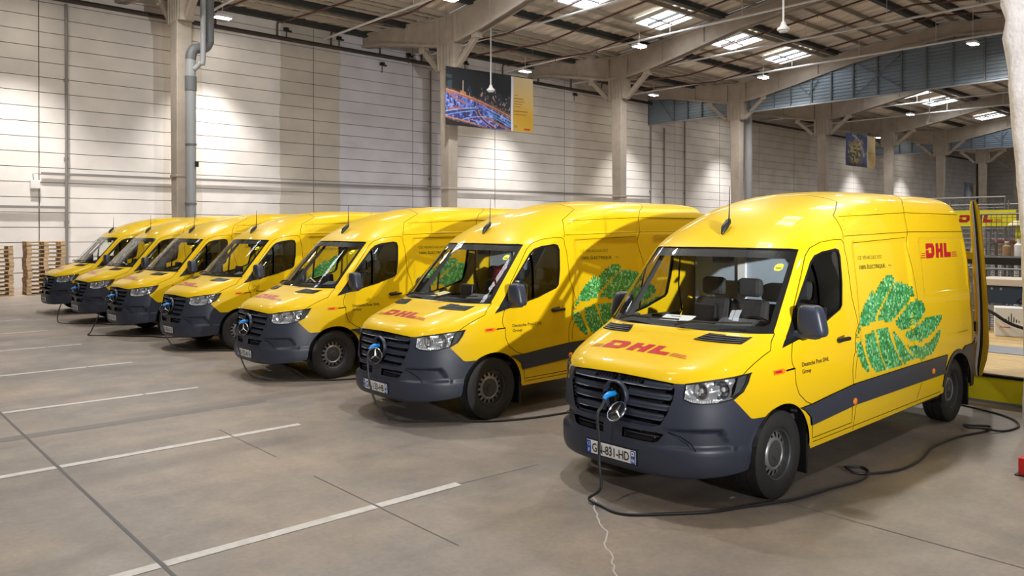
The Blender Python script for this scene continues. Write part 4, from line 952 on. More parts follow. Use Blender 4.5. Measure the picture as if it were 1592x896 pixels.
    for s in both: surf_mesh(ARCLIP, [], .05, .010, None, .012, (s,)).obj('arch_lip', M['dark'], root, fix=False)
    for x, z in ((-1.24, .634), (-3.15, .683)):
        for s in both:
            MB().lathe([(0, .012), (.018, .011), (.030, .006), (.032, 0)], (0, 0, 0), 'Y', 16).obj('side_marker', M['orange'], mos[0 if s > 0 else 1], smooth=60, loc=(x, s * 1.024, z)).scale = (1.25, s, 1)
    # seams, plus one painted shading edge
    SE = [[('s', -1.30, 1.25), ('s', -1.325, 1.05), ('s', -1.28, .83)], [('s', -1.235, 2.12), ('s', -1.25, 2.18), ('s', -1.29, 2.26), ('s', -1.36, 2.35), ('f', .62, 2.495), ('f', .50, 2.532), ('f', .25, 2.578), ('f', 0, 2.592)],
          [('s', -2.87, .80), ('s', -2.82, 1.3), ('s', -2.77, 1.75), ('s', -2.76, 2.2), ('s', -2.775, 2.39), ('s', -2.88, 2.50), ('s', -3.10, 2.59), ('s', -3.25, 2.635)],
          [('s', -2.87, .60), ('s', -2.74, .44)], [('s', -1.30, .60), ('s', -1.24, .37)],
          [('s', -1.26, 2.155), ('s', -2.8, 2.195), ('s', -4.45, 2.2)], [('s', -1.40, 2.34), ('s', -2.8, 2.40), ('s', -4.4, 2.40)], [('s', -1.43, 2.09), ('s', -2.66, 2.135)],  # last strip paints the shading along the side pressing's upper edge
          [('s', -1.30, 1.21), ('s', -1.37, 1.21)], [('s', -.47, .395), ('s', -3.4, .425)]]
    tag(strip_on([line_uv(l) for l in SE], .0055, .0018, both).obj('body_seams_and_shading', M['seam'], root, fix=False), kind='stuff')
    [strip_on([DOOR + DOOR[:1]], .006, .0022, (s,)).obj('door_seam', M['seam'], root, fix=False) for s in both]
    [strip_on([line_uv(HLT[:4] + HOODSEAM[1:])], .0055, .002, (s,)).obj('hood_seam', M['seam'], root, fix=False) for s in both]
    # flank prints
    leaf_mb().obj('leaf_graphic', M['leaf'], root, fix=False)
    lm = MB()
    for L in logo_uv(lambda a, c: spt(-3.225 - .158 * a, 1.905 + .165 * c)): surf_mesh(L, [], .05, .002, d_body, 0, (1,), lm)
    lm.obj('flank_lettering', M['red'], root, fix=False)
    t = text_side(MB(), 'Deutsche Post DHL', -.272, -.752, 1.062, 1.098, True); text_side(t, 'Group', -.272, -.425, 1.004, 1.038, True); t.obj('door_lettering', M['blackprint'], root, fix=False)
    text_side(MB(), 'CE VÉHICULE EST', -1.53, -2.075, 1.930, 1.966).obj('thin_lettering', M['olive'], root, fix=False)
    t = text_side(MB(), '100% ÉLECTRIQUE.', -1.54, -2.135, 1.838, 1.876, True); text_side(t, '<-', -2.20, -2.29, 1.845, 1.872, True); t.obj('bold_lettering', M['darkgreen'], root, fix=False)
    text_side(MB(), 'www.dhl.fr', -3.93, -4.26, 1.028, 1.05).obj('small_lettering', M['olive'], root, fix=False)
    bd = surf_mesh(poly([('s', .118, 1.033), ('s', .118, 1.07), ('s', .0, 1.076), ('s', -.04, 1.055), ('s', .0, 1.034)]), [], .03, .004, None, .006, (1,)).obj('side_badge', M['orange'], root, fix=False)
    surf_mesh(poly([('s', .105, 1.045), ('s', .105, 1.062), ('s', .02, 1.066), ('s', .02, 1.045)]), [], .03, .006, None, 0, (1,)).obj('badge_stripe', M['red'], bd, fix=False)
    strip_on([line_uv([('s', -.04, 1.055), ('s', -.165, 1.061)])], .014, .003).obj('badge_lead', M['blackprint'], bd, fix=False)
    # wheels
    for x in (0, -3.93):
        for s in both:
            wh = empty('wheel', (x, s * .845, .362), 0, root)
            T = [(.215, -.10), (.24, -.112), (.30, -.116), (.338, -.112), (.354, -.10)]
            tread = []
            for a, b in ((-.10, -.062), (-.056, -.004), (.004, .056), (.062, .10)): tread += [(.360, a), (.360, b), (.352, b + .001), (.352, b + .005)]
            prof = T + tread[:-2] + [(.354, .102), (.338, .113), (.30, .117), (.25, .114), (.222, .104), (.21, .09)]
            MB().lathe(prof, (0, 0, 0), 'Y', 48).obj('tyre', M['tyre'], wh, smooth=35)
            MB().lathe([(.213, -.09), (.213, .09), (.207, .098), (.198, .09), (.192, .05), (.175, .046)] , (0, 0, 0), 'Y', 48).obj('rim', M['hub'], wh, smooth=35) if s > 0 else MB().lathe([(.213, .09), (.213, -.09), (.207, -.098), (.198, -.09), (.192, -.05), (.175, -.046)], (0, 0, 0), 'Y', 48).obj('rim', M['hub'], wh, smooth=35)
            sp = MB()
            for k in range(16):
                a0 = 2 * PI * k / 16; da = .11
                q = [(r * math.cos(a0 + d), s * y, r * math.sin(a0 + d)) for r, y, d in ((.13, .062, -da * 1.2), (.18, .046, -da * .85), (.18, .046, da * .85), (.13, .062, da * 1.2))]
                sp.add(q, [(0, 1, 2, 3)])
            sp.obj('rim_spokes', M['steel'], wh)
            MB().lathe([(.140, s * .058), (.132, s * .070), (.118, s * .074), (.108, s * .066)], (0, 0, 0), 'Y', 40).obj('wheel_disc', M['steel'], wh, smooth=50)
            MB().lathe([(.112, s * .066), (.09, s * .072), (.05, s * .078), (.045, s * .088), (0, s * .09)], (0, 0, 0), 'Y', 32).obj('hub_cap', M['hub'], wh, smooth=40)
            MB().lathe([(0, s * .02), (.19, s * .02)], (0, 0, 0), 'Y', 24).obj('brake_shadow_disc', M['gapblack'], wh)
    # liners, mud flaps, underbody
    for x, r in ((0, .425), (-3.93, .435)):
        n = 20; A_ = [math.radians(-12 + 204 * i / n) for i in range(n + 1)]
        for s in both:
            m = MB(); m.add([(x + r * math.cos(a), s * y, .37 + r * math.sin(a)) for a in A_ for y in (.62, .985)], [(2 * i, 2 * i + 1, 2 * i + 3, 2 * i + 2) for i in range(n)])
            m.add([(x + r * math.cos(a), s * .62, .37 + r * math.sin(a)) for a in A_], [tuple(range(n + 1))]); m.obj('wheel_arch_liner', M['black'], root, fix=False)
        for s in both: MB().box((x - r + .01, s * .90, .30), (.025, .17, .34)).obj('mud_flap', M['black'], root, bevel=.008)
    ch = MB().box((-2.1, 0, .42), (5.1, 1.1, .16)); ch.box((-2.0, .55, .42), (2.9, .85, .13)); ch.box((-2.0, -.55, .42), (2.9, .85, .13)); ch.box((.60, 0, .36), (.3, 1.0, .13)); ch.box((-4.40, 0, .46), (.4, 1.6, .12)); ch.obj('underbody', M['black'], root)
    for s in both: MB().bar((.18, s * .60, .25), (-.2, s * .62, .32), .07, .08).obj('suspension_arm', M['black'], root)
    # mirrors
    for s in both:
        mi = empty('side_mirror', (-.27, 1.095, 1.455) if s > 0 else (-.40, -1.03, 1.44), 0 if s > 0 else math.radians(50), root)
        m = MB(); nu, nv = 24, 14; vs = []
        for i in range(nv + 1):
            b_ = -PI / 2 + PI * i / nv
            for j in range(nu):
                a = 2 * PI * j / nu; f = lambda c, e: math.copysign(abs(c) ** e, c)
                x = .075 * f(math.cos(b_), .5) * f(math.cos(a), .6); y = .112 * f(math.cos(b_), .35) * f(math.sin(a), .45); z = .132 * f(math.sin(b_), .5)
                y = y * (1 - .16 * (z / .132)) + s * .012 * (-z / .132); vs.append((x, y, z))
        m.add(vs, [(i * nu + j, i * nu + (j + 1) % nu, (i + 1) * nu + (j + 1) % nu, (i + 1) * nu + j) for i in range(nv) for j in range(nu)]); m.obj('mirror_housing', M['dark'], mi, smooth=60)
        MB().box((.005, -s * .055, -.118), (.10, .245, .062)).obj('mirror_arm', M['dark'], mi, bevel=.018)
        MB().box((-.078, 0, .01), (.006, .17, .20)).obj('mirror_glass', M['chrome'], mi)
    # antenna
    an = empty('roof_antenna', (-.70, 0, 2.205), 0, root)
    MB().tube([(.06, 0, -.03), (.02, 0, .03), (-.05, 0, .09), (-.075, 0, .12)], [.012, .032, .030, .008], 10).obj('antenna_base', M['black'], an, smooth=60)
    MB().tube([(-.06, 0, .10), (-.065, 0, .22), (-.07, 0, .43)], [.009, .006, .003], 6).obj('antenna_rod', M['black'], an)
    # cab interior
    it = empty('cab_interior', (0, 0, 0), 0, root)
    MB().prism([(-.06, 1.30), (-.10, 1.335), (-.27, 1.35), (-.42, 1.28), (-.48, 1.10), (-.35, .75), (.05, .75)], -.80, .80, 'Y').obj('dashboard', M['dash'], it, bevel=.03)
    MB().prism([(-.12, 1.35), (-.28, 1.42), (-.46, 1.40), (-.50, 1.27), (-.20, 1.25)], .22, .62, 'Y').obj('instrument_hood', M['interior'], it, bevel=.03)
    MB().prism([(-.36, 1.28), (-.38, 1.52), (-.44, 1.52), (-.46, 1.25)], -.14, .10, 'Y').obj('touch_screen', M['black'], it, bevel=.015)
    sw = MB(); R_ = Matrix.Rotation(math.radians(-62), 3, 'Y'); c_ = Vector((-.62, .42, 1.24))
    sw.tube([c_ + R_ @ Vector((.19 * math.cos(a), .19 * math.sin(a), 0)) for a in np.linspace(0, 2 * PI, 33)], .017, 8, cap=False)
    for a in (0.1, PI - .1, 1.5 * PI): sw.bar(c_, c_ + R_ @ Vector((.18 * math.sin(a + PI / 2), .18 * math.cos(a + PI / 2), 0)), .03, .02)
    sw.obj('steering_wheel', M['black'], it, smooth=50)
    for y, wd in ((.45, .48), (-.10, .42), (-.53, .42)):
        MB().prism([(-.78, .72), (-.76, .88), (-1.18, .86), (-1.25, .72)], y - wd / 2, y + wd / 2, 'Y').obj('seat_cushion', M['seat'], it, bevel=.05)
        MB().prism([(-1.13, .84), (-1.27, 1.50), (-1.38, 1.50), (-1.30, .80)], y - wd / 2, y + wd / 2, 'Y').obj('seat_back', M['seat'], it, bevel=.05)
        MB().box((-1.32, y, 1.62), (.11, .27, .19)).obj('headrest', M['seat'], it, bevel=.045)
    MB().box((-1.0, 0, .62), (2.0, 1.8, .05)).obj('cab_floor', M['interior'], it)
    MB().box((-1.52, 0, 1.35), (.03, 1.80, 1.45)).obj('bulkhead', M['bulk'], it)
    MB().box((-1.49, -.30, 1.45), (.03, .09, 1.2)).obj('bulkhead_post', M['card'], it)
    MB().box((-.66, 0, 1.93), (.05, .22, .07)).obj('rear_view_mirror', M['black'], it, bevel=.015)
    MB().box((-1.05, 0, 2.06), (.75, 1.45, .03)).obj('headliner', M['interior'], it)
    for s in both: MB().prism([(-.13, 1.32), (-.75, 1.98), (-.80, 1.98), (-.20, 1.30)], s * .775, s * .80, 'Y').obj('pillar_lining', M['interior'], it)
    for s in both: MB().box((-.75, s * .93, 1.0), (.95, .05, .65)).obj('door_lining', M['interior'], it)
    return root
def poly_shrink(loop, d):
    L = np.array(loop); a = np.roll(L, 1, 0); b = np.roll(L, -1, 0); t = b - a; t /= np.maximum(np.linalg.norm(t, axis=1, keepdims=True), 1e-9)
    n = np.stack([-t[:, 1], t[:, 0]], -1); area = .5 * np.sum(L[:, 0] * np.roll(L[:, 1], -1) - np.roll(L[:, 0], -1) * L[:, 1])
    return [tuple(p) for p in (L + n * d * (1 if area > 0 else -1))]

VANS = [(7, 5.916, 4.249, -179.75, 'GN-831-HD'), (6, 5.958, 7.908, -180.64, 'GN-133-HB'), (5, 5.867, 11.417, -181.04, 'GN-732-AV'), (4, 5.981, 15.194, -177.95, 'GK-783-KF'),
        (3, 5.806, 18.122, -177.78, 'GP-127-VE'), (2, 5.784, 21.138, -178.67, 'GM-288-EX'), (1, 5.742, 24.263, -178.55, 'GN-486-WB')]
VL = {7: 'yellow delivery van nearest the camera, its rear door standing open beside the yellow platform', 6: 'yellow delivery van second from the camera, red jacket on a seat',
      5: 'yellow delivery van third from the camera, folded white sheet on its dashboard', 4: 'yellow delivery van in the middle of the row of seven', 3: 'yellow delivery van fifth from the camera',
      2: 'yellow delivery van second from the far end, beside the last van', 1: 'yellow delivery van at the far end beside the pallets, no charging cable'}
proto = build_van()
for o in list(bpy.data.objects):
    if 'lettering' in o.name or o.name.startswith('leaf_graphic'): o['kind'] = 'stuff'
ROOTS = {}
for i, (k, x, y, a, code) in enumerate(VANS):
    r = proto if i == 0 else copy_tree(proto)
    ROOTS[k] = r
for k, x, y, a, code in VANS:
    r = ROOTS[k]; r.location = (x, y, 0); r.rotation_euler = (0, 0, math.radians(a))
    tag(r, VL[k], 'van', 'yellow electric delivery vans in a row')
    plate_mesh(r, code, '94')
    st = [c for c in r.children if c.name.startswith('star_emblem')][0]
    if k == 1: st.location = (.972, 0, .838); st.rotation_euler = (0, 0, 0)
    elif k == 7: st.location = (1.0, .068, .722); st.rotation_euler = (0, math.radians(-40), math.radians(-12))
    elif k in (6, 5): st.location = (1.02, .045, .745); st.rotation_euler = (0, 0, math.radians(28))
    else: st.location = (1.03, -.02, .76); st.rotation_euler = (0, math.radians(-10), math.radians(45))
def VW(k, p):
    _, x, y, a, _ = [q for q in VANS if q[0] == k][0]; a = math.radians(a); return Vector((x + math.cos(a) * p[0] - math.sin(a) * p[1], y + math.sin(a) * p[0] + math.cos(a) * p[1], p[2]))
# the open rear door of the nearest van
rd = empty('rear_door', (-4.80, .955, 0), 0, ROOTS[7]); rd.rotation_euler = (0, 0, math.radians(180 + 16.7 + .25))
def door_prof(off0, off1, t0, t1, x0, x1):
    Z_ = [.42, .52, .62, .80, 1.0, 1.3, 1.7, 2.0, 2.3, 2.5, 2.58]; lean = [.00, .0, -.012, -.03, -.035, -.03, -.01, .01, .03, .05, .06]; th = [.04, .065, .08, .085, .075, .07, .068, .066, .06, .05, .026]
    m = MB(); vs = []
    for z, l, t in zip(Z_, lean, th): vs += [(x0, l + t * t0, z), (x1, l + t * t0, z), (x1, l + t * t1, z), (x0, l + t * t1, z)]
    n = len(Z_); fs = [(4 * i + j, 4 * i + (j + 1) % 4, 4 * i + 4 + (j + 1) % 4, 4 * i + 4 + j) for i in range(n - 1) for j in range(4)] + [(0, 1, 2, 3), (4 * n - 4, 4 * n - 3, 4 * n - 2, 4 * n - 1)]
    return m.add(vs, fs)
door_prof(0, 0, -1, 1, 0, .78).obj('door_panel', M['yellow'], rd, bevel=.012)
door_prof(0, 0, -.20, .16, -.016, .0).obj('door_seal', M['black'], rd)
for z in (1.90, .95): MB().bar((.02, .06, z), (-.04, .19, z + .02), .04, .09).obj('door_hinge', M['yellow'], rd, bevel=.01)
MB().lathe([(0, -.012), (.05, -.012), (.055, 0)], (-.008, .055, .88), 'X', 20).obj('round_label', M['white'], rd); MB().box((-.022, .055, .885), (.004, .05, .012)).obj('label_mark', M['blackprint'], rd)
MB().box((-.02, .05, 1.03), (.03, .05, .12)).obj('door_latch', M['black'], rd)
strip_ = door_prof(0, 0, .18, .52, -.014, .0); strip_.obj('bright_strip', M['lamp'], rd)

# charging cables
def charger(k, path, lb, plug=(1.0, -.02, .85)):
    e = empty('charging_cable', VW(k, (plug[0], plug[1], 0)))
    o = Vector(e.location); P0 = VW(k, plug)
    pm_ = MB(); f = (VW(k, (1.2, plug[1], plug[2])) - P0).normalized()
    pm_.tube([P0 - f * .09 - o, P0 + f * .0 - o, P0 + f * .035 + Vector((0, 0, -.010)) - o, P0 + f * .06 + Vector((0, 0, -.032)) - o], [.022, .025, .021, .016], 10)
    pm_.obj('plug_body', M['plugblue'], e, smooth=50)
    pts = [P0 + f * .05 + Vector((0, 0, -.028)), P0 + f * .085 + Vector((0, 0, -.09))] + [Vector(p) for p in path]
    MB().tube([p - o for p in smooth_path(pts, 7)], .012, 8).obj('cable_line', M['cable'], e, smooth=True)
    return thing(e, lb, 'cable', 'charging cables')
C7 = [(5.0, 4.48), (4.80, 4.30), (4.69, 4.15), (4.66, 4.00), (4.70, 3.88), (4.82, 3.77), (5.19, 3.5), (5.52, 3.37), (5.95, 3.20), (6.45, 3.12), (6.86, 3.05), (7.14, 3.1), (7.25, 3.21), (7.16, 3.29), (7.06, 3.27), (7.04, 3.16), (7.2, 3.03), (7.47, 2.94), (7.92, 2.94), (8.49, 3.03), (9.13, 3.0), (9.6, 2.88), (9.85, 2.93), (9.75, 3.07), (9.6, 3.11), (9.48, 3.03), (9.56, 2.91), (9.72, 2.76), (10.07, 2.71), (10.4, 2.84), (10.63, 3.11), (10.84, 3.6)]
zz = [.013] * len(C7); zz[24] = zz[25] = zz[26] = .04; zz[14] = .036
charger(7, [VW(7, (1.13, -.03, .70)), VW(7, (1.12, -.02, .50)), VW(7, (1.14, -.0, .30)), VW(7, (1.18, .05, .13)), (4.69, 4.28, .035)] + [(x, y, z) for (x, y), z in zip(C7[2:], zz[2:])], 'grey charging cable of the nearest van, looped on the floor along its side')
charger(6, [VW(6, (1.11, .02, .66)), VW(6, (1.12, .08, .45)), VW(6, (1.10, .20, .22)), VW(6, (1.0, .36, .06)), (5.22, 7.42, .013), (5.50, 7.18, .013), (5.86, 6.84, .013), (6.3, 6.66, .013), (6.9, 6.55, .013), (8, 6.4, .013), (10.9, 6.2, .013)], 'grey charging cable hanging from the second van and running under its front wheel')
charger(5, [VW(5, (1.11, .02, .62)), VW(5, (1.10, .12, .36)), VW(5, (1.03, .30, .10)), (5.05, 11.0, .013), (5.4, 10.62, .013), (5.9, 10.25, .013), (7, 9.95, .013), (10.5, 9.7, .013)], 'dark charging cable sagging from the third van beneath its number plate')
charger(4, [VW(4, (1.11, .02, .62)), VW(4, (1.10, .14, .34)), VW(4, (1.0, .34, .08)), (5.2, 14.75, .013), (5.7, 14.2, .013), (6.5, 13.7, .013), (10, 13.4, .013)], 'dark charging cable sagging from the middle van')
charger(3, [VW(3, (1.16, -.04, .68)), VW(3, (1.24, -.10, .40)), VW(3, (1.36, -.18, .08)), (4.42, 18.30, .013), (4.75, 17.9, .013), (5.3, 17.2, .013), (6, 16.7, .013), (10, 16.5, .013)], 'dark charging cable dropping steeply to the floor from the fifth van')
charger(2, [VW(2, (1.18, -.08, .66)), VW(2, (1.30, -.10, .36)), VW(2, (1.34, -.10, .08)), (4.55, 21.1, .013), (5.1, 20.4, .013), (5.6, 19.7, .013), (6.5, 19.3, .013), (10, 19.2, .013)], 'dark charging cable hanging in a long curve from the second van from the far end')
# things left in the cabs
def in_van(k, o, lb, cat):
    return thing(o, lb, cat)
o = MB().box((0, 0, 0), (.16, .30, .004)).obj('paper_sheet', M['card']); o.location = VW(7, (-.06, -.10, 1.40)); o.rotation_euler = (math.radians(0), math.radians(-12), math.radians(10)); thing(o, 'white paper sheet lying on the dashboard of the nearest van', 'paper')
MB().box((.03, .03, .003), (.012, .1, .001)).obj('printed_line', M['blackprint'], o)
o = MB().box((0, 0, 0), (.20, .26, .004)).obj('paper_sheet', M['papery']); o.location = VW(6, (-.08, -.18, 1.40)); o.rotation_euler = (0, math.radians(-14), math.radians(-20)); thing(o, 'pale yellow paper lying on the dashboard of the second van', 'paper')
o = MB().add([(0, -.12, 0), (0, .12, 0), (-.1, .12, .09), (-.1, -.12, .09), (-.2, .12, 0), (-.2, -.12, 0)], [(0, 1, 2, 3), (3, 2, 4, 5)]).obj('folded_sheet', M['card']); o.location = VW(5, (-.02, -.10, 1.375)); o.rotation_euler = (0, 0, math.radians(150)); thing(o, 'folded white sheet standing on the dashboard of the third van', 'paper')
o = MB().add([(0, -.12, 0), (0, .12, 0), (-.1, .12, .07), (-.1, -.12, .07), (-.2, .12, 0), (-.2, -.12, 0)], [(0, 1, 2, 3), (3, 2, 4, 5)]).obj('folded_sheet', M['card']); o.location = VW(2, (-.02, -.10, 1.375)); o.rotation_euler = (0, 0, math.radians(160)); thing(o, 'folded white sheet on the dashboard of the second van from the far end', 'paper')
m = MB(); vs = []; nu, nv = 14, 12
for i in range(nv + 1):
    t = i / nv
    for j in range(nu):
        a = 2 * PI * j / nu; r = .17 + .05 * math.sin(t * PI) + .015 * math.sin(5 * a + 3 * t); vs.append((.10 * math.cos(a), r * math.sin(a) * (1 - .35 * (t > .85)), .55 * t - .02 * math.sin(3 * a)))
m.add(vs, [(i * nu + j, i * nu + (j + 1) % nu, (i + 1) * nu + (j + 1) % nu, (i + 1) * nu + j) for i in range(nv) for j in range(nu)] + [tuple(nv * nu + j for j in range(nu))])
o = m.obj('jacket', M['fabricred'], smooth=60); o.location = VW(6, (-1.14, -.10, 1.18)); o.rotation_euler = (0, math.radians(10), math.radians(179)); thing(o, 'dark red jacket draped over the middle seat of the second van', 'jacket')

# ================================================================== PALLETS AND THE WORK AREA AT THE RIGHT
def pallet(loc, rz=0.0):
    e = empty('wooden_pallet', loc, rz)
    b0 = MB().box((0, 0, 0), (1.2, .125, .022)).obj('top_board', M['wood'], e, loc=(0, -.335, .133))
    for y in (-.165, 0, .165, .335): inst(b0, e, (0, y, .133))
    c0_ = MB().box((0, 0, 0), (.145, .8, .022)).obj('cross_board', M['wooddark'], e, loc=(-.5275, 0, .111))
    for x in (0, .5275): inst(c0_, e, (x, 0, .111))
    k0 = MB().box((0, 0, 0), (.145, .115, .078)).obj('block', M['wood'], e, loc=(-.5275, -.342, .061))
    for x in (-.5275, 0, .5275):
        for y in (-.342, 0, .342):
            if (x, y) != (-.5275, -.342): inst(k0, e, (x, y, .061))
    r0_ = MB().box((0, 0, 0), (1.2, .10, .022)).obj('bottom_board', M['wooddark'], e, loc=(0, -.35, .011))
    for y in (0, .35): inst(r0_, e, (0, y, .011))
    return e
pl0 = None
for (sx, sy, n, where) in ((6.28, 32.0, 13, 'the stack beside the farthest van'), (4.70, 32.1, 12, 'the stack at the left picture edge')):
    for k in range(n):
        p = pallet((0, 0, 0)) if pl0 is None else copy_tree(pl0)
        if pl0 is None: pl0 = p
        p.location = (sx + random.uniform(-.02, .02), sy + random.uniform(-.02, .02), .144 * k); p.rotation_euler = (0, 0, random.uniform(-.02, .02))
        tag(p, 'wooden pallet, ' + ORD[k] + ' from the floor in ' + where, 'pallet', 'stacked wooden pallets')

# low yellow loading platform behind the nearest van
PX, PT = 11.22, .37
e = empty('loading_platform', (PX, 3.0, 0))
MB().box((.02, .5, .19), (.04, 9.0, .30)).obj('yellow_side_panel', M['yel2'], e)
MB().box((.03, .5, .02), (.06, 9.0, .04)).obj('base_rail', M['greysteel'], e)
MB().box((.035, .5, .355), (.09, 9.0, .035)).obj('edge_nosing', M['gapblack'], e)
MB().box((2.9, .5, .165), (5.6, 8.9, .32)).obj('platform_frame', M['interior'], e)
bp = None
for i in range(28):
    x = .18 + .2 * i
    if 2.05 < x < 2.95: continue
    if bp is None: bp = MB().box((0, 0, 0), (.194, 8.96, .04)).obj('deck_plank', M['deck'], e, loc=(x, .5, PT - .02))
    else: inst(bp, e, (x, .5, PT - .02 - random.uniform(0, .003)))
MB().box((2.56, .5, PT - .02), (.86, 8.96, .042)).obj('steel_plate', M['greysteel'], e)
thing(e, 'low wooden-decked platform with a bright yellow side behind the nearest van', 'platform')
# white carton with a bar print
e = empty('white_carton', (15.78, 4.36, PT), math.radians(-72))
MB().box((0, 0, .25), (.50, .42, .50)).obj('carton_body', M['card'], e, bevel=.01)
for i, hgt in enumerate((.03, .06, .10, .15, .09, .05, .03)): MB().box((-.12 + i * .038, -.212, .25 + hgt / 2), (.014, .004, hgt)).obj('printed_bar', M['blackprint'], e)
for z, w_ in ((.16, .16), (.16, .08)): MB().box((-.10 if w_ > .1 else .12, -.212, z), (w_, .004, .012)).obj('printed_line', M['redobj'], e)
thing(e, 'white carton with black bar print standing on the wooden deck', 'box')
# work bench: navy drawer unit, beige top, steel frame
e = empty('work_bench', (16.7, 2.6, PT + .002))
MB().box((0, 0, .67), (.9, 4.9, .32)).obj('drawer_unit', M['navy'], e, bevel=.008)
MB().box((0, 0, .90), (1.0, 5.0, .12)).obj('bench_top', M['beige'], e, bevel=.008)
MB().box((-.40, 0, .42), (.10, 4.9, .12)).obj('front_rail', M['greysteel'], e)
for y in (-2.3, 0, 2.3):
    for x in (-.38, .38): MB().box((x, y, .25), (.08, .08, .52)).obj('leg', M['greysteel'], e)
for y in (2.2, 2.05, 1.5): MB().lathe([(0, -.012), (.022, -.01), (.024, 0)], (-.452, y, .78), 'X', 10).obj('bolt_head', M['steel'], e)
MB().box((-.455, 1.45, .70), (.008, .36, .12)).obj('paper_label', M['card'], e)
MB().box((-.462, 1.45, .70), (.004, .26, .02)).obj('label_print', M['blackprint'], e)
thing(e, 'long work bench with navy drawer unit and beige top behind the open van door', 'bench')
e = empty('control_box', (16.1, 3.75, PT + .42)); MB().box((0, 0, .06), (.12, .7, .14)).obj('box_body', M['greysteel'], e, bevel=.01); MB().box((-.065, -.05, .05), (.01, .26, .09)).obj('green_screen', mat('pale_green', (.25, .55, .48), .5), e)
MB().box((-.04, -.55, .07), (.14, .35, .16)).obj('black_connector', M['black'], e, bevel=.02)
thing(e, 'grey control box with pale green face under the bench top', 'box')
thing(MB().tube(smooth_path([(15.5, 4.72, .85), (15.33, 4.5, .78), (15.25, 4.2, .62), (15.25, 3.8, .53), (15.4, 3.5, .56), (15.9, 3.2, .80)], 8), .028, 8).obj('thick_cable', M['gapblack'], smooth=True), 'thick black cable sagging in front of the white carton', 'cable')
thing(MB().tube(smooth_path([(16.05, 4.05, .98), (15.95, 4.2, 1.03), (15.9, 4.3, .96), (15.95, 4.15, .91), (16.0, 3.95, .92)], 6), .018, 6).obj('loop_cable', M['gapblack'], smooth=True), 'thin black cable loop above the white carton', 'cable')
e = empty('flat_tool', (16.7, 4.3, PT + .965), .3); MB().prism([(-.25, 0), (.3, 0), (.18, .05), (-.1, .06)], -.09, .09, 'Y').obj('tool_body', M['beige'], e, bevel=.01); MB().box((.2, 0, .03), (.12, .05, .03)).obj('tool_grip', M['brown'], e)
thing(e, 'pale flat tool lying on the beige bench top', 'tool')
# long black shelf with wire panels above and below
e = empty('black_shelf', (18.4, 3.2, 0))
MB().box((0, 0, 1.60), (.7, 5.2, .14)).obj('shelf_board', M['black'], e)
MB().box((-.30, 0, 1.69), (.08, 5.2, .03)).obj('shelf_edge', M['greysteel'], e)
for y in (-2.5, 0, 1.95, 2.5):
    for x in (-.3, .3): MB().box((x, y, .78), (.05, .05, 1.56)).obj('leg', M['greysteel'], e)
thing(e, 'long black shelf standing beyond the work bench', 'shelf')
def wire_panel(loc, wd, ht, step, lb, rz=PI / 2, grp='wire mesh panels'):
    e = empty('wire_panel', loc, rz); m = MB()
    for i in range(int(wd / step) + 1): m.tube([(-wd / 2 + i * step, 0, 0), (-wd / 2 + i * step, 0, ht)], .006, 4)
    for j in range(int(ht / step) + 1): m.tube([(-wd / 2, 0, j * step), (wd / 2, 0, j * step)], .006, 4)
    tag(m.obj('wire_mesh', M['wire'], e), kind='stuff')
    f = MB()
    for a, b in (((-wd / 2, 0, 0), (-wd / 2, 0, ht)), ((wd / 2, 0, 0), (wd / 2, 0, ht))): MB().tube([a, b], .022, 6).obj('frame_post', M['wire'], e)
    for z in (0.02, ht): MB().tube([(-wd / 2, 0, z), (wd / 2, 0, z)], .022, 6).obj('frame_rail', M['wire'], e)
    thing(e, lb, 'wire panel', grp)
wire_panel((18.9, 3.2, .1), 5.2, 2.48, .10, 'tall grey wire mesh panel behind the black shelf')
wire_panel((22.5, 5.2, 0), 6.0, 2.9, .12, 'grey wire mesh cage wall farther back beyond the shelf')
wire_panel((17.9, 3.2, .55), 5.0, .90, .08, 'low wire mesh panel below the black shelf')
wire_panel((20.2, 6.5, 0), 1.6, 3.0, .12, 'narrow wire mesh panel between the van and its open door')
# goods on the shelf
def shelf_item(name, y, mb_list, lb, cat, x=18.35):
    e = empty(name, (x, y, 1.675))
    for nm, mb_, m_ in mb_list: mb_.obj(nm, m_, e, smooth=40)
    thing(e, lb, cat)
for y, r, h_, m_, lb in ((5.15, .075, .30, M['brown'], 'brown jar beside the white bottle on the black shelf'), (4.93, .085, .34, M['card'], 'white bottle on the black shelf'), (4.74, .065, .26, M['glassy'] if 'glassy' in M else M['greysteel'], 'grey bottle right of the white bottle on the shelf')):
    shelf_item('bottle', y, [('bottle_body', MB().lathe([(0, 0), (r, 0), (r, h_ * .75), (r * .45, h_ * .88), (r * .45, h_)], n=16), m_), ('bottle_cap', MB().lathe([(r * .5, h_), (r * .5, h_ * 1.1), (0, h_ * 1.1)], n=12), M['card'])], lb, 'bottle')
e = empty('yellow_rack', (18.3, 4.15, 1.707), .2)
for a, b in (((-.2, -.25, 0), (-.2, -.25, .55)), ((-.2, .25, 0), (-.2, .25, .75)), ((.2, -.25, 0), (.2, -.25, .55)), ((.2, .25, 0), (.2, .25, .75))): MB().bar(a, b, .03, .03).obj('rack_post', M['yellow'], e)
for z in (.06, .30): MB().box((0, 0, z + .01), (.42, .52, .03)).obj('rack_tray', M['yellow'], e)
MB().box((-.21, 0, .33), (.02, .5, .16)).obj('rack_front', M['yellow'], e)
thing(e, 'small yellow rack standing on the black shelf', 'rack')
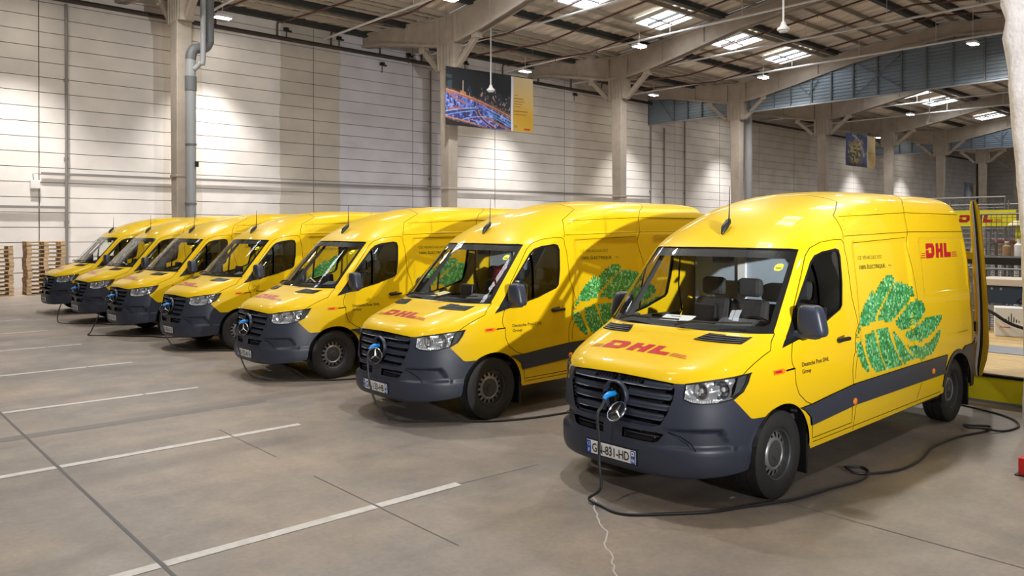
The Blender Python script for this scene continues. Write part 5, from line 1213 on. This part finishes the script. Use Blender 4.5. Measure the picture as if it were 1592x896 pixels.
for y, z, d, m_, lb in ((4.15, .34, (.22, .2, .22), M['black'], 'black box in the yellow rack'), (3.60, 0.016, (.3, .32, .55), M['brown'], 'brown carton right of the yellow rack')):
    e = empty('small_box', (18.3, y, 1.675 + z)); MB().box((0, 0, d[2] / 2), d).obj('box_body', m_, e, bevel=.008); MB().box((-d[0] / 2 - .002, 0, d[2] * .6), (.004, d[1] * .5, d[2] * .2)).obj('box_label', M['card'], e); thing(e, lb, 'box')
e = empty('hanging_scale', (19.6, 5.25, 2.35)); MB().lathe([(0, .10), (.12, .09), (.22, .02), (.23, -.01), (.1, -.02), (0, -.02)], n=20).obj('scale_dish', M['papery'], e, smooth=40); MB().box((0, 0, -.20), (.10, .16, .36)).obj('scale_body', M['yel2'], e, bevel=.02); MB().bar((0, 0, -.35), (0, 0, -2.35), .04, .04).obj('stand', M['wire'], e)
thing(e, 'pale yellow domed lamp-like dish on a stand behind the shelf', 'lamp')
for k, (y, m_, lb) in enumerate(((5.9, M['redobj'], 'red crate on a wire stand behind the open van door'), (4.3, M['redobj'], 'small red box on top of the wire cage'))):
    e = empty('red_crate', (20.6, y - .3, 2.0) if k == 0 else (22.4, 5.35, 2.93)); d = (.35, .9, .05) if k == 0 else (.2, .3, .12)
    MB().box((0, 0, 0 if k == 0 else .06), d).obj('crate_body', m_, e, bevel=.01); MB().box((0, 0, -.25), (.3, .8, .45)).obj('crate_load', M['brown'], e) if k == 0 else None
    if k == 0:
        for yy in (-.4, .4): MB().bar((0, yy, 0), (0, yy, -2.05), .05, .05).obj('crate_stand', M['wire'], e)
    thing(e, lb, 'crate')
# shelf unit with parcels between van and door, yellow sign above
e = empty('parcel_shelf', (19.5, 6.3, 0))
for y in (-.55, .55):
    for x in (-.25, .25): MB().box((x, y, 1.1), (.05, .05, 2.2)).obj('upright', M['greysteel'], e)
for z in (.6, 1.1, 1.55, 1.95): MB().box((0, 0, z), (.56, 1.2, .035)).obj('shelf_board', M['greysteel'], e)
thing(e, 'grey steel shelf seen in the gap between the van and its open door', 'shelf')
for k, (y, z, d, m_, lb) in enumerate(((-.3, 1.57, (.3, .3, .3), M['card'], 'white parcel on the third level of the steel shelf'), (.15, 1.57, (.3, .35, .24), M['greysteel'], 'grey parcel beside the white parcel on the steel shelf'), (-.2, 1.12, (.35, .5, .3), M['brown'], 'brown parcel on the second level of the steel shelf'), (.3, .62, (.35, .4, .32), M['card'], 'white parcel on the lowest level of the steel shelf'))):
    o = empty('parcel', (19.5, 6.3 + y, z)); MB().box((0, 0, d[2] / 2), d).obj('parcel_body', m_, o, bevel=.008); MB().box((-d[0] / 2 - .002, 0, d[2] * .5), (.004, d[1] * .4, d[2] * .3)).obj('address_label', M['papery'], o); thing(o, lb, 'parcel')
e = empty('yellow_sign', (19.9, 6.15, 2.36)); MB().box((0, 0, .15), (.04, 1.5, .36)).obj('sign_board', M['yel2'], e)
m = MB()
for (P_, _) in LOGO[:3] + LOGO[6:]:
    q = [(-.022, .42 - .148 * a, .06 + .17 * b) for a, b in P_]; n = len(q)
    vs, _, fs, _, _, _ = delaunay_2d_cdt([Vector((p[1], p[2])) for p in q], [(i, (i + 1) % n) for i in range(n)], [], 1, 1e-6)
    m.add([(-.023, p[0], p[1]) for p in vs], [tuple(f) for f in fs])
tag(m.obj('sign_lettering', M['red'], e, fix=False), kind='stuff')
for y in (-.6, .6): MB().bar((0, y, .33), (0, y, .55), .03, .03).obj('sign_bracket', M['wire'], e); MB().bar((.03, y, 0), (.03, y, -2.36), .04, .04).obj('sign_post', M['wire'], e)
thing(e, 'yellow sign with red lettering between the van and its open door', 'sign')
# dark duct and pale posts on the far wall
e = empty('floor_bracket', (8.22, 2.03, 0)); MB().prism([(-.12, 0), (.12, 0), (.12, .02), (.02, .03), (.0, .16), (-.12, .16)], -.15, .15, 'Y').obj('bracket_body', M['redobj'], e, bevel=.008); MB().box((0, 0, .006), (.30, .34, .012)).obj('bracket_foot', M['black'], e)
thing(e, 'red metal bracket on the floor at the right picture edge', 'bracket')
